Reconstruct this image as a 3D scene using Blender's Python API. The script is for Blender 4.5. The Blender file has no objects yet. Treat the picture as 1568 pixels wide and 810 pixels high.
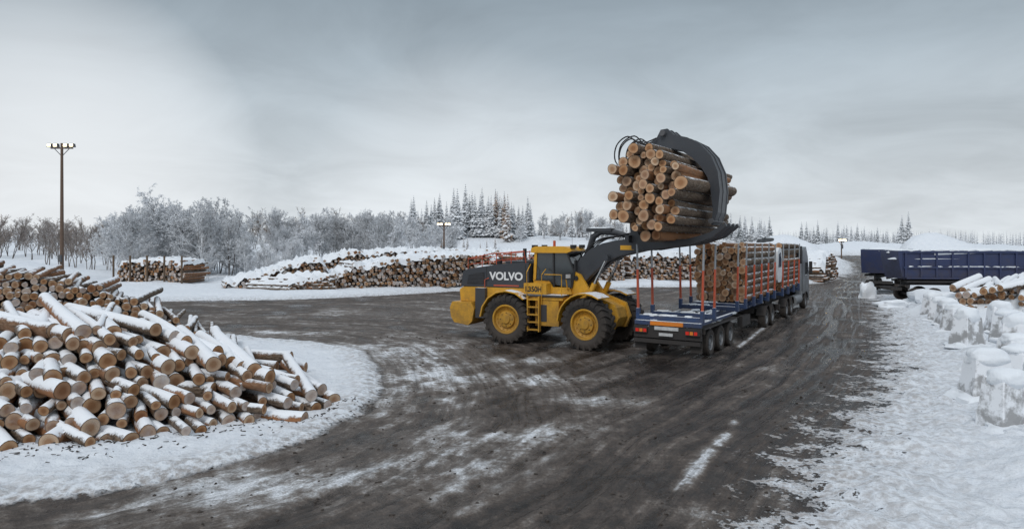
import bpy, math, random
import numpy as np
from mathutils import Vector, Matrix, noise as mn
R = random.Random(7)
scene = bpy.context.scene
COL = scene.collection
rad = math.radians

# ------------------------------------------------------------------ node helper
class NT:
    def __init__(s, name, world=False):
        if world:
            s.m = bpy.data.worlds.new(name)
        else:
            s.m = bpy.data.materials.new(name)
        s.m.use_nodes = True
        s.t = s.m.node_tree
        s.t.nodes.clear()
    def n(s, typ, props=None, **ins):
        nd = s.t.nodes.new(typ)
        for k, v in (props or {}).items():
            setattr(nd, k, v)
        for k, v in ins.items():
            key = int(k[1:]) if (k[0] == 'i' and k[1:].isdigit()) else k.replace('_', ' ')
            s.put(nd.inputs[key], v)
        return nd
    def put(s, sock, v):
        if isinstance(v, bpy.types.NodeSocket):
            s.t.links.new(v, sock)
        elif v is not None:
            if isinstance(v, (tuple, list)) and len(v) == 3 and len(getattr(sock, 'default_value', (0,0,0))) == 4:
                v = (*v, 1)
            sock.default_value = v
    def math(s, op, a, b=0.0, c=0.0, clamp=False):
        nd = s.n('ShaderNodeMath', {'operation': op, 'use_clamp': clamp}, i0=a, i1=b, i2=c)
        return nd.outputs[0]
    def add(s, *a):
        r = a[0]
        for b in a[1:]: r = s.math('ADD', r, b)
        return r
    def mu(s, a, b): return s.math('MULTIPLY', a, b)
    def noise(s, vec, scale, detail=4, rough=.55, dist=0.0):
        nd = s.n('ShaderNodeTexNoise', None, Scale=scale, Detail=detail, Roughness=rough, Distortion=dist)
        if vec is not None: s.put(nd.inputs['Vector'], vec)
        return nd.outputs['Fac']
    def mr(s, v, a, b, c=0.0, d=1.0):
        nd = s.n('ShaderNodeMapRange', {'clamp': True}, i0=v, i1=a, i2=b, i3=c, i4=d)
        return nd.outputs[0]
    def mix(s, f, a, b):
        nd = s.n('ShaderNodeMix', {'data_type': 'RGBA'})
        s.put(nd.inputs[0], f); s.put(nd.inputs[6], a); s.put(nd.inputs[7], b)
        return nd.outputs[2]
    def fmix(s, f, a, b):
        return s.n('ShaderNodeMix', {'data_type': 'FLOAT'}, i0=f, i2=a, i3=b).outputs[0]
    def mul(s, a, b):
        nd = s.n('ShaderNodeMix', {'data_type': 'RGBA', 'blend_type': 'MULTIPLY'})
        s.put(nd.inputs[0], 1.0); s.put(nd.inputs[6], a); s.put(nd.inputs[7], b)
        return nd.outputs[2]
    def ramp(s, f, stops):
        nd = s.n('ShaderNodeValToRGB', None, Fac=f)
        e = nd.color_ramp.elements
        while len(e) < len(stops): e.new(0.5)
        for el, (p, c) in zip(e, stops):
            el.position = p
            el.color = (c, c, c, 1) if isinstance(c, (int, float)) else (*c, 1)
        return nd.outputs[0]
    def attr(s, name):
        return s.n('ShaderNodeAttribute', {'attribute_name': name}).outputs['Fac']
    def comb(s, x, y, z=0.0):
        return s.n('ShaderNodeCombineXYZ', None, X=x, Y=y, Z=z).outputs[0]
    def sep(s, v):
        return s.n('ShaderNodeSeparateXYZ', None, Vector=v).outputs
    def geo(s): return s.n('ShaderNodeNewGeometry').outputs
    def obj(s): return s.n('ShaderNodeTexCoord').outputs['Object']
    def bump(s, h, strength=.5, dist=.02):
        return s.n('ShaderNodeBump', None, Height=h, Strength=strength, Distance=dist).outputs[0]
    def out(s, color, rough=.6, metal=0.0, normal=None, spec=None, emis=None, emis_s=0):
        b = s.n('ShaderNodeBsdfPrincipled')
        s.put(b.inputs['Base Color'], color); s.put(b.inputs['Roughness'], rough); s.put(b.inputs['Metallic'], metal)
        if normal is not None: s.put(b.inputs['Normal'], normal)
        if spec is not None: s.put(b.inputs['Specular IOR Level'], spec)
        if emis is not None:
            s.put(b.inputs['Emission Color'], emis); b.inputs['Emission Strength'].default_value = emis_s
        o = s.n('ShaderNodeOutputMaterial')
        s.t.links.new(b.outputs[0], o.inputs[0])
        return s.m

SNOWC = (0.80, 0.82, 0.85)
def paint(name, col, rough=.42, dirt=.5, metal=0.0, snow=False, dirtcol=(0.07, 0.055, 0.045)):
    k = NT(name); g = k.geo(); o = k.obj()
    n = k.noise(o, 2.2, 8, .7); n2 = k.noise(o, 14, 5, .7)
    z = k.sep(g['Position'])[2]
    low = k.mr(z, 0.2, 3.0, 0.30, 0.0)
    f = k.mu(k.mr(k.add(k.mu(n, .7), k.mu(n2, .3), low), .50, .80), dirt)
    c = k.mix(f, col, dirtcol)
    r = k.mr(f, 0, 1, rough, .85)
    if snow:
        nz = k.sep(g['Normal'])[2]
        sm = k.mr(k.add(nz, k.mu(k.math('SUBTRACT', k.noise(o, 5, 4), .5), 1.1)), .72, .86)
        c = k.mix(sm, c, SNOWC); r = k.mr(sm, 0, 1, r, .8)
    return k.out(c, r, metal, k.bump(n2, .15, .01))

M_yellow = paint('yellow_paint', (0.70, 0.36, 0.022), .40, .58)
M_yellow_s = paint('yellow_paint_snow', (0.70, 0.36, 0.022), .42, .45, snow=True)
M_grey = paint('dark_grey_paint', (0.042, 0.046, 0.054), .38, .40)
M_grey_s = paint('dark_grey_snow', (0.042, 0.046, 0.054), .4, .35, snow=True)
M_steel = paint('worn_steel', (0.10, 0.10, 0.105), .45, .5, .3)
M_chrome = paint('chrome', (0.6, 0.6, 0.6), .15, .1, 1.0)
M_black = paint('black_plastic', (0.018, 0.018, 0.02), .55, .4)
M_rubber = paint('tyre_rubber', (0.018, 0.017, 0.017), .8, .65, dirtcol=(.075, .06, .05))
M_blue = paint('blue_paint', (0.018, 0.055, 0.155), .42, .55, snow=True)
M_navy = paint('navy_paint', (0.026, 0.038, 0.10), .5, .65)
M_red = paint('red_orange_paint', (0.50, 0.085, 0.035), .5, .4)
M_orange = paint('orange_plate', (0.85, 0.25, 0.02), .4, .25)
M_white = paint('white_paint', (0.7, 0.71, 0.72), .4, .4)
M_silver = paint('silver_paint', (0.33, 0.35, 0.37), .35, .4, .4)
M_cab = paint('cab_paint', (0.10, 0.11, 0.12), .3, .4)
def glassm():
    k = NT('cab_glass')
    n = k.noise(k.obj(), 1.3, 3)
    return k.out(k.mix(n, (0.012, 0.016, 0.018), (0.06, 0.07, 0.075)), .06, 0, None, .8)
M_glass = glassm()
def lampm(name, c, s):
    k = NT(name); n = k.noise(k.obj(), 3, 2)
    return k.out(k.mix(n, c, c), .3, 0, None, None, c, s)
M_lamp = lampm('lit_lamp', (1, .80, .48), 9)
M_redl = lampm('tail_lens', (0.5, 0.02, 0.01), .25)
M_text = paint('white_lettering', (0.75, 0.75, 0.75), .5, .2)
M_textk = paint('black_lettering', (0.02, 0.02, 0.02), .5, .1)

def snowm():
    k = NT('snow'); p = k.geo()['Position']
    n = k.noise(p, 1.2, 6, .6); n2 = k.noise(p, 9, 6, .65)
    c = k.mix(n, (0.70, 0.74, 0.79), (0.84, 0.86, 0.88))
    h = k.add(k.mu(n, .8), k.mu(n2, .25))
    return k.out(c, .75, 0, k.bump(h, .7, .12), .2)
M_snow = snowm()

def concretem():
    k = NT('concrete'); g = k.geo(); p = g['Position']
    n = k.noise(p, 6, 8, .7); n2 = k.noise(p, 2.2, 6, .6); n3 = k.noise(p, 30, 4, .7)
    c = k.mix(n, (0.26, 0.26, 0.265), (0.42, 0.42, 0.42))
    c = k.mix(k.mr(k.add(k.mu(k.sep(g['Normal'])[2], .6), n2, k.mu(n3, .15)), .60, .72), c, SNOWC)
    return k.out(c, .9, 0, k.bump(n, .35, .02))
M_conc = concretem()

def barkm(name, snowk, tint=1.0):
    k = NT(name); g = k.geo(); uv = k.n('ShaderNodeUVMap').outputs[0]
    rnd = k.attr('rnd'); sn = k.attr('snowy')
    s3 = k.sep(uv)
    vec = k.comb(s3[0], k.mu(s3[1], .35), k.mu(rnd, 37.0))
    a = k.noise(vec, 22, 5, .65, .4); b = k.noise(vec, 3.5, 4, .6)
    c = k.ramp(a, [(.3, (.03*tint, .022*tint, .017*tint)), (.5, (.12*tint, .085*tint, .06*tint)), (.72, (.26*tint, .20*tint, .15*tint))])
    c = k.mix(k.mr(k.add(k.mu(rnd, .6), k.mu(b, .6)), .62, .85, 0, .8), c, (.33*tint, .15*tint, .065*tint))
    c = k.mix(k.mr(b, .56, .75, 0, .5), c, (.22*tint, .21*tint, .19*tint))
    p = g['Position']
    big = k.noise(p, 3.0, 7, .68); fin = k.noise(p, 22, 4, .7)
    m = k.add(k.sep(g['Normal'])[2], k.mu(k.math('SUBTRACT', big, .5), 2.2*snowk), k.mu(k.math('SUBTRACT', fin, .5), .8), k.math('SUBTRACT', sn, 1.0))
    sm = k.mr(m, .08, .38)
    c = k.mix(sm, c, SNOWC)
    h = k.add(k.mu(a, .5), k.mu(sm, .8))
    return k.out(c, .85, 0, k.bump(h, .8, .03), .2)
M_bark = barkm('bark', .75)
def endm(name='log_end', frost=1.0, lift=1.0, lo=.95):
    k = NT(name); uv = k.n('ShaderNodeUVMap').outputs[0]; rnd = k.attr('rnd')
    ln = k.n('ShaderNodeVectorMath', {'operation': 'LENGTH'}, i0=uv).outputs['Value']
    p = k.geo()['Position']
    nz = k.noise(p, 9, 5, .65)
    rr = k.add(k.mu(ln, 42.0), k.mu(nz, 7.0))
    ring = k.mu(k.math('SINE', rr), .5)
    L_ = lambda *c: tuple(q*lift for q in c)
    base = k.ramp(rnd, [(0, L_(.36, .19, .09)), (.35, L_(.50, .31, .18)), (.65, L_(.42, .27, .17)), (.85, L_(.58, .43, .30)), (1, L_(.28, .13, .06))])
    heart = k.mul(base, (0.62, .50, .42))
    c = k.mix(k.mr(k.add(ln, k.mu(nz, .3)), .45, .85), heart, base)
    c = k.mix(k.mu(k.mr(ring, 0, .5), .28), c, (.22, .11, .05))
    c = k.mix(k.mr(ln, .88, .95), c, (.045, .032, .024))
    fr = k.math('FRACT', k.mu(rnd, 7.31))
    c = k.mix(k.mu(k.mr(k.add(fr, k.mu(k.noise(p, 4, 5), .7)), lo, lo+.4, 0, .62), frost), c, (.60, .61, .62))
    c = k.mix(k.mr(k.noise(p, 30, 3, .7), .5, .8, 0, .4), c, (.14, .08, .045))
    return k.out(c, .8, 0, k.bump(ring, .2, .01), .2)
M_end = endm(lift=.88, lo=1.05)
M_end_dry = endm('log_end_dry', .15, 1.15)
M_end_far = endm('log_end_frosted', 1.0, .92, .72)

# ------------------------------------------------------------------ mesh builder
class MB:
    def __init__(s):
        s.v = []; s.f = []; s.mi = []; s.uv = []; s.rnd = []; s.sn = []; s.T = None; s.crnd = 0; s.csn = 0
    def add(s, vs, fs, m=0, uvs=None):
        o = len(s.v)
        if s.T is not None: vs = [s.T @ Vector(v) for v in vs]
        s.v += [tuple(v) for v in vs]
        s.rnd += [s.crnd]*len(vs); s.sn += [s.csn]*len(vs)
        for i, f in enumerate(fs):
            s.f.append([o+j for j in f]); s.mi.append(m)
            s.uv.append(uvs[i] if uvs else None)
    def box(s, x0, x1, y0, y1, z0, z1, m=0):
        vs = [(x, y, z) for z in (z0, z1) for y in (y0, y1) for x in (x0, x1)]
        s.add(vs, [(0,2,3,1),(4,5,7,6),(0,1,5,4),(2,6,7,3),(0,4,6,2),(1,3,7,5)], m)
    def prism(s, poly, y0, y1, m=0, inset=None):
        n = len(poly)
        vs = [(x, y0, z) for x, z in poly] + [(x, y1, z) for x, z in poly]
        s.add(vs, [list(range(n))[::-1], list(range(n, 2*n))] + [(i, (i+1) % n, n+(i+1) % n, n+i) for i in range(n)], m)
    def cyl(s, p0, p1, r0, r1=None, n=12, m=0, cap=True):
        r1 = r0 if r1 is None else r1
        p0 = Vector(p0); p1 = Vector(p1); a = (p1-p0).normalized()
        u = a.orthogonal().normalized(); w = a.cross(u)
        vs = []
        for c, r in ((p0, r0), (p1, r1)):
            for k in range(n):
                t = 2*math.pi*k/n; vs.append(c + (u*math.cos(t)+w*math.sin(t))*r)
        fs = [(k, (k+1) % n, n+(k+1) % n, n+k) for k in range(n)]
        if cap: fs += [list(range(n))[::-1], list(range(n, 2*n))]
        s.add(vs, fs, m)
    def tube(s, pts, r, n=8, m=0):
        pts = [Vector(p) for p in pts]
        vs = []; fs = []
        up = Vector((0.13, 0.21, 0.97))
        for i, p in enumerate(pts):
            a = (pts[min(i+1, len(pts)-1)] - pts[max(i-1, 0)]).normalized()
            u = a.cross(up)
            if u.length < .1: u = a.cross(Vector((1, 0, 0)))
            u.normalize(); w = a.cross(u)
            rr = r[i] if isinstance(r, (list, tuple)) else r
            for k in range(n):
                t = 2*math.pi*k/n; vs.append(p+(u*math.cos(t)+w*math.sin(t))*rr)
        for i in range(len(pts)-1):
            for k in range(n):
                fs.append((i*n+k, i*n+(k+1) % n, (i+1)*n+(k+1) % n, (i+1)*n+k))
        fs += [list(range(n))[::-1], [(len(pts)-1)*n+k for k in range(n)]]
        s.add(vs, fs, m)
    def hose(s, pts, r, m=0, n=6, sub=5):
        P = [Vector(p) for p in pts]; out = []
        for i in range(len(P)-1):
            p0 = P[max(i-1, 0)]; p1 = P[i]; p2 = P[i+1]; p3 = P[min(i+2, len(P)-1)]
            for j in range(sub):
                t = j/sub
                out.append(.5*((2*p1)+(p2-p0)*t+(2*p0-5*p1+4*p2-p3)*t*t+(3*p1-p0-3*p2+p3)*t**3))
        out.append(P[-1]); s.tube(out, r, n, m)
    def lathe(s, prof, n=32, m=0):
        vs = []; fs = []
        for r, y in prof:
            for k in range(n):
                t = 2*math.pi*k/n; vs.append((r*math.cos(t), y, r*math.sin(t)))
        for i in range(len(prof)-1):
            for k in range(n):
                fs.append((i*n+k, i*n+(k+1) % n, (i+1)*n+(k+1) % n, (i+1)*n+k))
        s.add(vs, fs, m)
    def lump(s, c, sx, sy, sz, m=0, nu=16, nv=8, amp=.15, seed=0, p=.6):
        vs = []; fs = []
        for j in range(nv+1):
            ph = -0.25*math.pi + (0.75*math.pi)*j/nv
            for i in range(nu):
                th = 2*math.pi*i/nu
                sg = lambda q: math.copysign(abs(q)**p, q)
                d = Vector((sg(math.cos(th))*max(math.cos(ph), 0)**p, sg(math.sin(th))*max(math.cos(ph), 0)**p, math.sin(ph)))
                k = 1 + amp*mn.noise(d*1.7+Vector((seed, 3, 1)))*2
                vs.append((c[0]+d.x*sx*k, c[1]+d.y*sy*k, c[2]+d.z*sz*k))
        for j in range(nv):
            for i in range(nu):
                fs.append((j*nu+i, j*nu+(i+1) % nu, (j+1)*nu+(i+1) % nu, (j+1)*nu+i))
        s.add(vs, fs, m)
    def log(s, p0, p1, r0, r1, n=14, rings=3, snowy=0.0, mb=0, me=1, bothcaps=True):
        p0 = Vector(p0); p1 = Vector(p1); ax = (p1-p0); L = ax.length; ax.normalize()
        sd = ax.cross(Vector((0, 0, 1)))
        if sd.length < .05: sd = Vector((1, 0, 0))
        sd.normalize(); u = sd.cross(ax)
        s.crnd = R.random(); s.csn = snowy
        bend = (sd*R.uniform(-1, 1)+u*R.uniform(-1, 1))*L*.008
        ph = R.random()*6
        vs = []; fs = []; uvs = []
        for i in range(rings+1):
            t = i/rings; c = p0.lerp(p1, t)+bend*math.sin(math.pi*t)
            r = r0+(r1-r0)*t
            for k in range(n):
                a = 2*math.pi*k/n
                d = sd*math.cos(a)+u*math.sin(a)
                rr = r*(1+.04*math.sin(2*a+ph)+.03*math.sin(3*a+ph*2)+(R.uniform(-.03, .03) if 0 < i < rings else 0))
                v = c+d*rr
                if snowy > .8 and d.z > .2: v.z += .045*snowy*(d.z-.2)*(1 if 0 < i < rings else .6)
                vs.append(v)
        for i in range(rings):
            for k in range(n):
                fs.append((i*n+k, (i+1)*n+k, (i+1)*n+(k+1) % n, i*n+(k+1) % n))
                a0, a1 = k/n*6.28*r0, (k+1)/n*6.28*r0; l0, l1 = L*i/rings, L*(i+1)/rings
                uvs.append([(a0, l0), (a0, l1), (a1, l1), (a1, l0)])
        s.add(vs, fs, mb, uvs)
        circ = [(math.cos(2*math.pi*k/n), math.sin(2*math.pi*k/n)) for k in range(n)]
        s.add(vs[:n]+[sum(vs[:n], Vector((0, 0, 0)))/n], [(k, (k+1) % n, n) for k in range(n)], me, [[circ[k], circ[(k+1) % n], (0, 0)] for k in range(n)])
        if bothcaps: s.add(vs[-n:]+[sum(vs[-n:], Vector((0, 0, 0)))/n], [((k+1) % n, k, n) for k in range(n)], me, [[circ[(k+1) % n], circ[k], (0, 0)] for k in range(n)])
        s.crnd = 0; s.csn = 0
    def build(s, name, mats, parent=None, loc=(0, 0, 0), rotz=0.0, bevel=0, smooth=35, recalc=True, attrs=False):
        me = bpy.data.meshes.new(name)
        me.from_pydata(s.v, [], s.f)
        for m in mats: me.materials.append(m)
        me.polygons.foreach_set('material_index', s.mi)
        if any(u is not None for u in s.uv):
            ul = me.uv_layers.new(name='UVMap')
            flat = []
            for f, u in zip(s.f, s.uv):
                if u is None: flat += [0.0]*(2*len(f))
                else:
                    for q in u: flat += [q[0], q[1]]
            ul.data.foreach_set('uv', flat)
        if attrs:
            a = me.attributes.new('rnd', 'FLOAT', 'POINT'); a.data.foreach_set('value', s.rnd)
            a = me.attributes.new('snowy', 'FLOAT', 'POINT'); a.data.foreach_set('value', s.sn)
        if recalc:
            import bmesh
            bm = bmesh.new(); bm.from_mesh(me); bmesh.ops.recalc_face_normals(bm, faces=bm.faces); bm.to_mesh(me); bm.free()
        if smooth:
            me.polygons.foreach_set('use_smooth', [True]*len(me.polygons))
            me.set_sharp_from_angle(angle=rad(smooth))
        me.update()
        ob = bpy.data.objects.new(name, me); COL.objects.link(ob)
        ob.location = loc; ob.rotation_euler[2] = rotz
        if parent is not None: ob.parent = parent
        if bevel:
            b = ob.modifiers.new('bevel', 'BEVEL'); b.width = bevel; b.segments = 2; b.limit_method = 'ANGLE'; b.angle_limit = rad(40)
            b.harden_normals = True
        return ob
def empty(name, loc=(0, 0, 0), rotz=0.0, parent=None):
    e = bpy.data.objects.new(name, None); COL.objects.link(e); e.location = loc; e.rotation_euler[2] = rotz
    e.empty_display_size = .3
    if parent: e.parent = parent
    return e
def text(body, size, mat, parent, loc, rot, name='lettering', bold=.012, sx=1.0):
    c = bpy.data.curves.new(name, 'FONT'); c.body = body; c.size = size; c.extrude = .004; c.offset = bold
    c.materials.append(mat)
    o = bpy.data.objects.new(name, c); COL.objects.link(o); o.parent = parent; o.location = loc; o.rotation_euler = rot; o.scale[0] = sx
    return o

# ------------------------------------------------------------------ ground
YARD = [(1.0, 6), (2.4, 8), (3.6, 9.6), (5.4, 12.6), (7.3, 15.1), (9.8, 18.4), (14.0, 25), (21.6, 38.9), (29.1, 53.8), (43.6, 79), (57.5, 102), (66, 122),
        (60, 122), (53, 101), (43, 82), (32.5, 68), (22, 63), (8, 60), (-4.7, 56.5), (-11.3, 51), (-16.4, 48), (-27, 46.3), (-80, 44), (-80, -25), (.5, -25)]
RIGHT = YARD[0:12]
ISL = [(-60, 9.3), (-20, 9.8), (-8.2, 10.4), (-6.8, 10.9), (-5.3, 12.2), (-4.4, 13.7), (-3.7, 15.9), (-3.6, 18.4), (-4.4, 21.8), (-5.7, 25.4), (-8.8, 28), (-13, 29.6), (-22, 32), (-60, 36)]
def sdist(X, Y, poly, closed=True):
    P = np.array(poly, float); n = len(P)
    D = np.full(X.shape, 1e9); inside = np.zeros(X.shape, bool)
    for i in range(n if closed else n-1):
        a = P[i]; b = P[(i+1) % n]; e = b-a
        wx = X-a[0]; wy = Y-a[1]
        t = np.clip((wx*e[0]+wy*e[1])/(e@e), 0, 1)
        D = np.minimum(D, np.hypot(wx-t*e[0], wy-t*e[1]))
        if closed:
            c = ((a[1] > Y) != (b[1] > Y))
            with np.errstate(divide='ignore', invalid='ignore'):
                xi = a[0]+(Y-a[1])*e[0]/(e[1] if e[1] != 0 else 1e-9)
            inside ^= (c & (X < xi))
    return D, inside
def sstep(x, a, b):
    t = np.clip((x-a)/(b-a), 0, 1); return t*t*(3-2*t)
MOUNDS = [(-8, 150, 30, 12, 3.2), (16, 140, 20, 10, 1.6), (40, 160, 30, 15, 1.6), (-45, 150, 40, 18, 1.3), (50, 121, 6.5, 6, 3.6), (70, 134, 16, 8, 2.2), (57.5, 93, 5, 4.5, 3.4), (63, 92, 6, 5, 2.7),
          (76, 100, 11, 8, 2.6), (-60, 74, 10, 6, 2.0), (-50, 60, 7, 4, 1.3), (28, 84, 9, 5, 1.9), (40, 100, 10, 5, 2.2), (-2, 80, 16, 6, 1.0), (100, 160, 40, 20, 2.2), (-130, 170, 60, 30, 2),
          (11.5, 11.6, 1.3, 1.3, .45), (15.5, 15, 2.0, 2.2, .5), (9.0, 11.0, .9, .8, .18), (18, 21, 2.5, 3, .4)]
def fields(X, Y):
    dY, inY = sdist(X, Y, YARD); dI, inI = sdist(X, Y, ISL); dR, _ = sdist(X, Y, RIGHT, False)
    sy = np.where(inY, -dY, dY); si = np.where(inI, dI, -dI)
    px = np.interp(Y, [p[1] for p in RIGHT], [p[0] for p in RIGHT])
    isR = X > px-6
    wy = np.where(isR, 1.1, .5)
    snow = np.maximum(sy/wy, si/.42)
    return sy, si, dR, isR, snow
def height(X, Y):
    X = np.asarray(X, float); Y = np.asarray(Y, float)
    sy, si, dR, isR, snow = fields(X, Y)
    sa = sstep(snow, -.3, 1.5)
    z = sa*.08
    out = np.where(sy > 0, sy, 0)
    z = z + np.where(isR, .30*sstep(out, 1.0, 6.0)*(1-sstep(Y, 60, 100)), .35*sstep(out, .3, 3.0))
    z = z + sstep(Y, 70, 130)*1.9*(np.hypot(X, Y) > 1)
    z = z + .06*np.exp(-((si-.5)/.35)**2)*(si > -.5)
    for mx, my, sx, sy_, h in MOUNDS:
        z = z + h*np.exp(-((X-mx)/sx)**2-((Y-my)/sy_)**2)*sstep(out, 0, 4)
    return z, sa, snow
def gz(x, y):
    return float(height(np.array([x]), np.array([y]))[0][0])
def seg_g(X, Y, a, b, w):
    D, _ = sdist(X, Y, [a, b], False); return np.exp(-(D/w)**2)

def make_ground():
    ys = list(np.arange(-40, 6, 2.0)); y = 6.0
    while y < 140: ys.append(y); y += max(.05, .0072*y)
    while y < 4000: ys.append(y); y *= 1.06
    xs = [0.0]; x = 0.0
    while x < 4000:
        x += .09 if x < 16 else (.09+(x-16)*.03 if x < 120 else x*.06)
        xs.append(x)
    xs = [-q for q in xs[:0:-1]]+xs
    xs = np.array(xs); ys = np.array(ys)
    X, Y = np.meshgrid(xs, ys); nx, ny = len(xs), len(ys)
    Xf = X.ravel(); Yf = Y.ravel()
    z, sa, snow = height(Xf, Yf)
    sy, si, dR, isR, _ = fields(Xf, Yf)
    sl = np.zeros_like(z)
    for (cx, cy, sx, sy2, am) in ((-2.9, 21.5, 1.3, 4.2, 1.1), (-4.6, 26.5, 2.5, 2.0, .9), (-1.0, 13.2, 2.6, 1.7, .8), (-3.8, 11.3, 2.5, 1.0, .8), (1.0, 20.2, 2.5, .8, .85), (2.5, 17.5, 1.5, .6, .75), (.8, 23.3, 2.2, .7, .7), (1.2, 14.6, 1.6, .8, .65),
                                  (2.6, 10.3, .7, .7, .9), (-11, 30.5, 4.0, .8, 1.0), (-2.0, 33, 5, 1.2, .55), (-8, 38, 6, 2, .5), (-1, 44, 10, 3, .5), (9, 21.5, 1.0, .6, .5), (-1.5, 17.0, 1.2, .8, .55)):
        sl += am*np.exp(-((Xf-cx)/sx)**2-((Yf-cy)/sy2)**2)
    for a, b, w in (((2.9, 11.2), (4.0, 13.2), .17), ((4.3, 13.6), (5.2, 15.3), .13), ((9.2, 26.5), (14.5, 36), .12), ((6.7, 12.9), (5.2, 10.6), .25)):
        sl += 1.5*seg_g(Xf, Yf, a, b, w)
    # wheel ruts: troughs with squeezed-up shoulders following the road and the turn round the heap
    rut = np.zeros_like(z)
    inside = sy < -.3
    nzz = np.array([mn.noise(Vector((xx*.10, yy*.10, 4))) if (5 < yy < 130 and abs(xx) < 80) else 0. for xx, yy in zip(Xf, Yf)])
    nzb = np.array([mn.noise(Vector((xx*.16, yy*.16, 14))) if (5 < yy < 130 and abs(xx) < 80) else 0. for xx, yy in zip(Xf, Yf)])
    def track(d, off, wd, am, wob):
        q = (d+wob-off)/wd
        return am*(-np.exp(-q*q)+.55*np.exp(-((np.abs(q)-1.7)/.6)**2))
    for off, wd, am, ph in ((1.5, .20, .8, .6), (3.3, .20, .8, .6), (2.4, .22, 1.0, -.8), (4.4, .22, 1.0, -.8), (5.3, .25, .9, 1.3), (7.3, .25, .9, 1.3), (6.2, .18, .7, -.2), (8.9, .3, .7, 1.8), (11.2, .3, .7, 1.8)):
        rut += track(dR, off, wd, am*(.65+.7*np.clip(nzb+.4, 0, 1)), ph*nzz*1.6)*(dR < 14)
    for off, wd, am, ph in ((.9, .25, .7, 1.2), (3.1, .3, .8, 1.2), (4.3, .3, .7, -1.5), (6.7, .3, .7, -1.5)):
        rut += track(-si, off, wd, am*np.clip(.4+1.3*nzb, 0, 1), ph*nzz*2)*(-si < 9)*(dR > 5)
    rut = np.clip(rut, -1, 1)*inside*(si < 0)
    z = z.copy()
    for i in range(len(Xf)):
        x, y = Xf[i], Yf[i]
        if abs(x) < 160 and 5 < y < 200:
            v = Vector((x, y, 0))
            a = mn.fractal(v*.7, 1.0, 2.0, 3)
            if sa[i] > .02:
                bb = mn.fractal(v*2.6, .9, 2.0, 3) if y < 45 else 0
                if isR[i]: z[i] += sa[i]*(.17*a+.085*bb)
                else: z[i] += sa[i]*(.085*a+.045*bb)
                if y > 60: z[i] += sa[i]*.3*mn.fractal(v*.16, 1.0, 2.0, 4)
            else:
                z[i] += .025*a + .035*rut[i]
                if y < 40: z[i] += .020*mn.fractal(v*4, .9, 2, 2)
    verts = np.column_stack([Xf, Yf, z])
    idx = np.arange(nx*ny).reshape(ny, nx)
    F = np.stack([idx[:-1, :-1], idx[:-1, 1:], idx[1:, 1:], idx[1:, :-1]], -1).reshape(-1, 4)
    me = bpy.data.meshes.new('ground'); me.from_pydata(verts.tolist(), [], F.tolist())
    for nm, arr in (('snow', snow), ('sdr', dR), ('sdl', -si), ('rt', isR.astype(float)), ('slush', sl), ('rut', rut)):
        a = me.attributes.new(nm, 'FLOAT', 'POINT'); a.data.foreach_set('value', np.clip(arr, -60, 60).astype(np.float32))
    me.polygons.foreach_set('use_smooth', [True]*len(me.polygons))
    k = NT('ground_dirt_and_snow'); g = k.geo(); p = g['Position']
    S = k.attr('snow'); u = k.attr('sdr'); l = k.attr('sdl'); rt = k.attr('rt'); SL = k.attr('slush'); RU = k.attr('rut')
    sp = k.sep(p); sub = lambda a, b: k.math('SUBTRACT', a, b)
    n1 = k.noise(p, 1.1, 7, .62); n2 = k.noise(p, 5.5, 5, .65)
    amp = k.add(1.9, k.mu(rt, 3.6))
    m = k.add(S, k.mu(k.add(sub(n1, .5), k.mu(sub(n2, .5), 1.1)), amp))
    sm = k.mr(m, -.08, .22)
    vv = k.add(k.mu(sp[0], .5), k.mu(sp[1], .85))
    v2 = k.add(k.mu(sp[0], .75), k.mu(sp[1], .6))
    wob = k.mu(k.noise(p, .14, 3), 4.5)
    tr = k.noise(k.comb(k.add(k.mu(u, 1.5), wob), k.mu(vv, .12)), 1.0, 7, .72)
    trf = k.noise(k.comb(k.add(k.mu(u, 6.0), wob), k.mu(vv, .14), 5.0), 1.0, 4, .62)
    tl = k.noise(k.comb(k.add(k.mu(l, 1.0), wob), k.mu(v2, .22), 9.0), 1.0, 7, .72)
    tlf = k.noise(k.comb(k.add(k.mu(l, 5.0), wob), k.mu(v2, .45), 15.0), 1.0, 5, .68)
    w = k.mr(sub(u, l), -5.0, 2.5)
    t = k.fmix(w, tr, tl); tf = k.fmix(w, trf, tlf)
    blot = k.noise(p, .33, 7, .65); fine = k.noise(p, 24, 5, .78); med = k.noise(p, 2.6, 8, .74)
    N = lambda x, a=.30, b=.70: k.mr(x, a, b)
    slm = k.mu(SL, k.mr(k.add(k.mu(n1, .6), k.mu(n2, .4)), .40, .58, .35, 1.3))
    q = k.add(k.mu(N(t), .29), k.mu(N(tf, .3, .7), .09), k.mu(N(blot), .33), k.mu(N(med), .30))
    q = k.add(q, k.mu(slm, .25), k.mr(l, 0, 9, .06, -.02), k.mr(u, 0, 10, -.06, .01), k.mr(sp[1], 20, 50, 0, .03))
    q = k.add(q, k.mu(RU, k.mr(k.noise(p, .9, 4), .35, .6, .05, .16)))
    d = k.ramp(q, [(.18, (.014, .012, .011)), (.36, (.034, .027, .023)), (.48, (.066, .051, .042)), (.58, (.115, .094, .080)), (.68, (.20, .18, .165)), (.77, (.36, .35, .345)), (.88, (.64, .655, .68))])
    d = k.mul(d, k.ramp(tf, [(.32, .60), (.5, 1.0), (.66, 1.25)]))
    d = k.mul(d, k.ramp(fine, [(.25, .40), (.5, 1.0), (.8, 1.8)]))
    wet = k.mu(k.mr(tf, .52, .40), k.mr(u, 13, 6))
    wet = k.math('MAXIMUM', wet, k.mr(blot, .48, .38))
    wet = k.math('MAXIMUM', wet, k.mr(RU, -.25, -.7))
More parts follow.
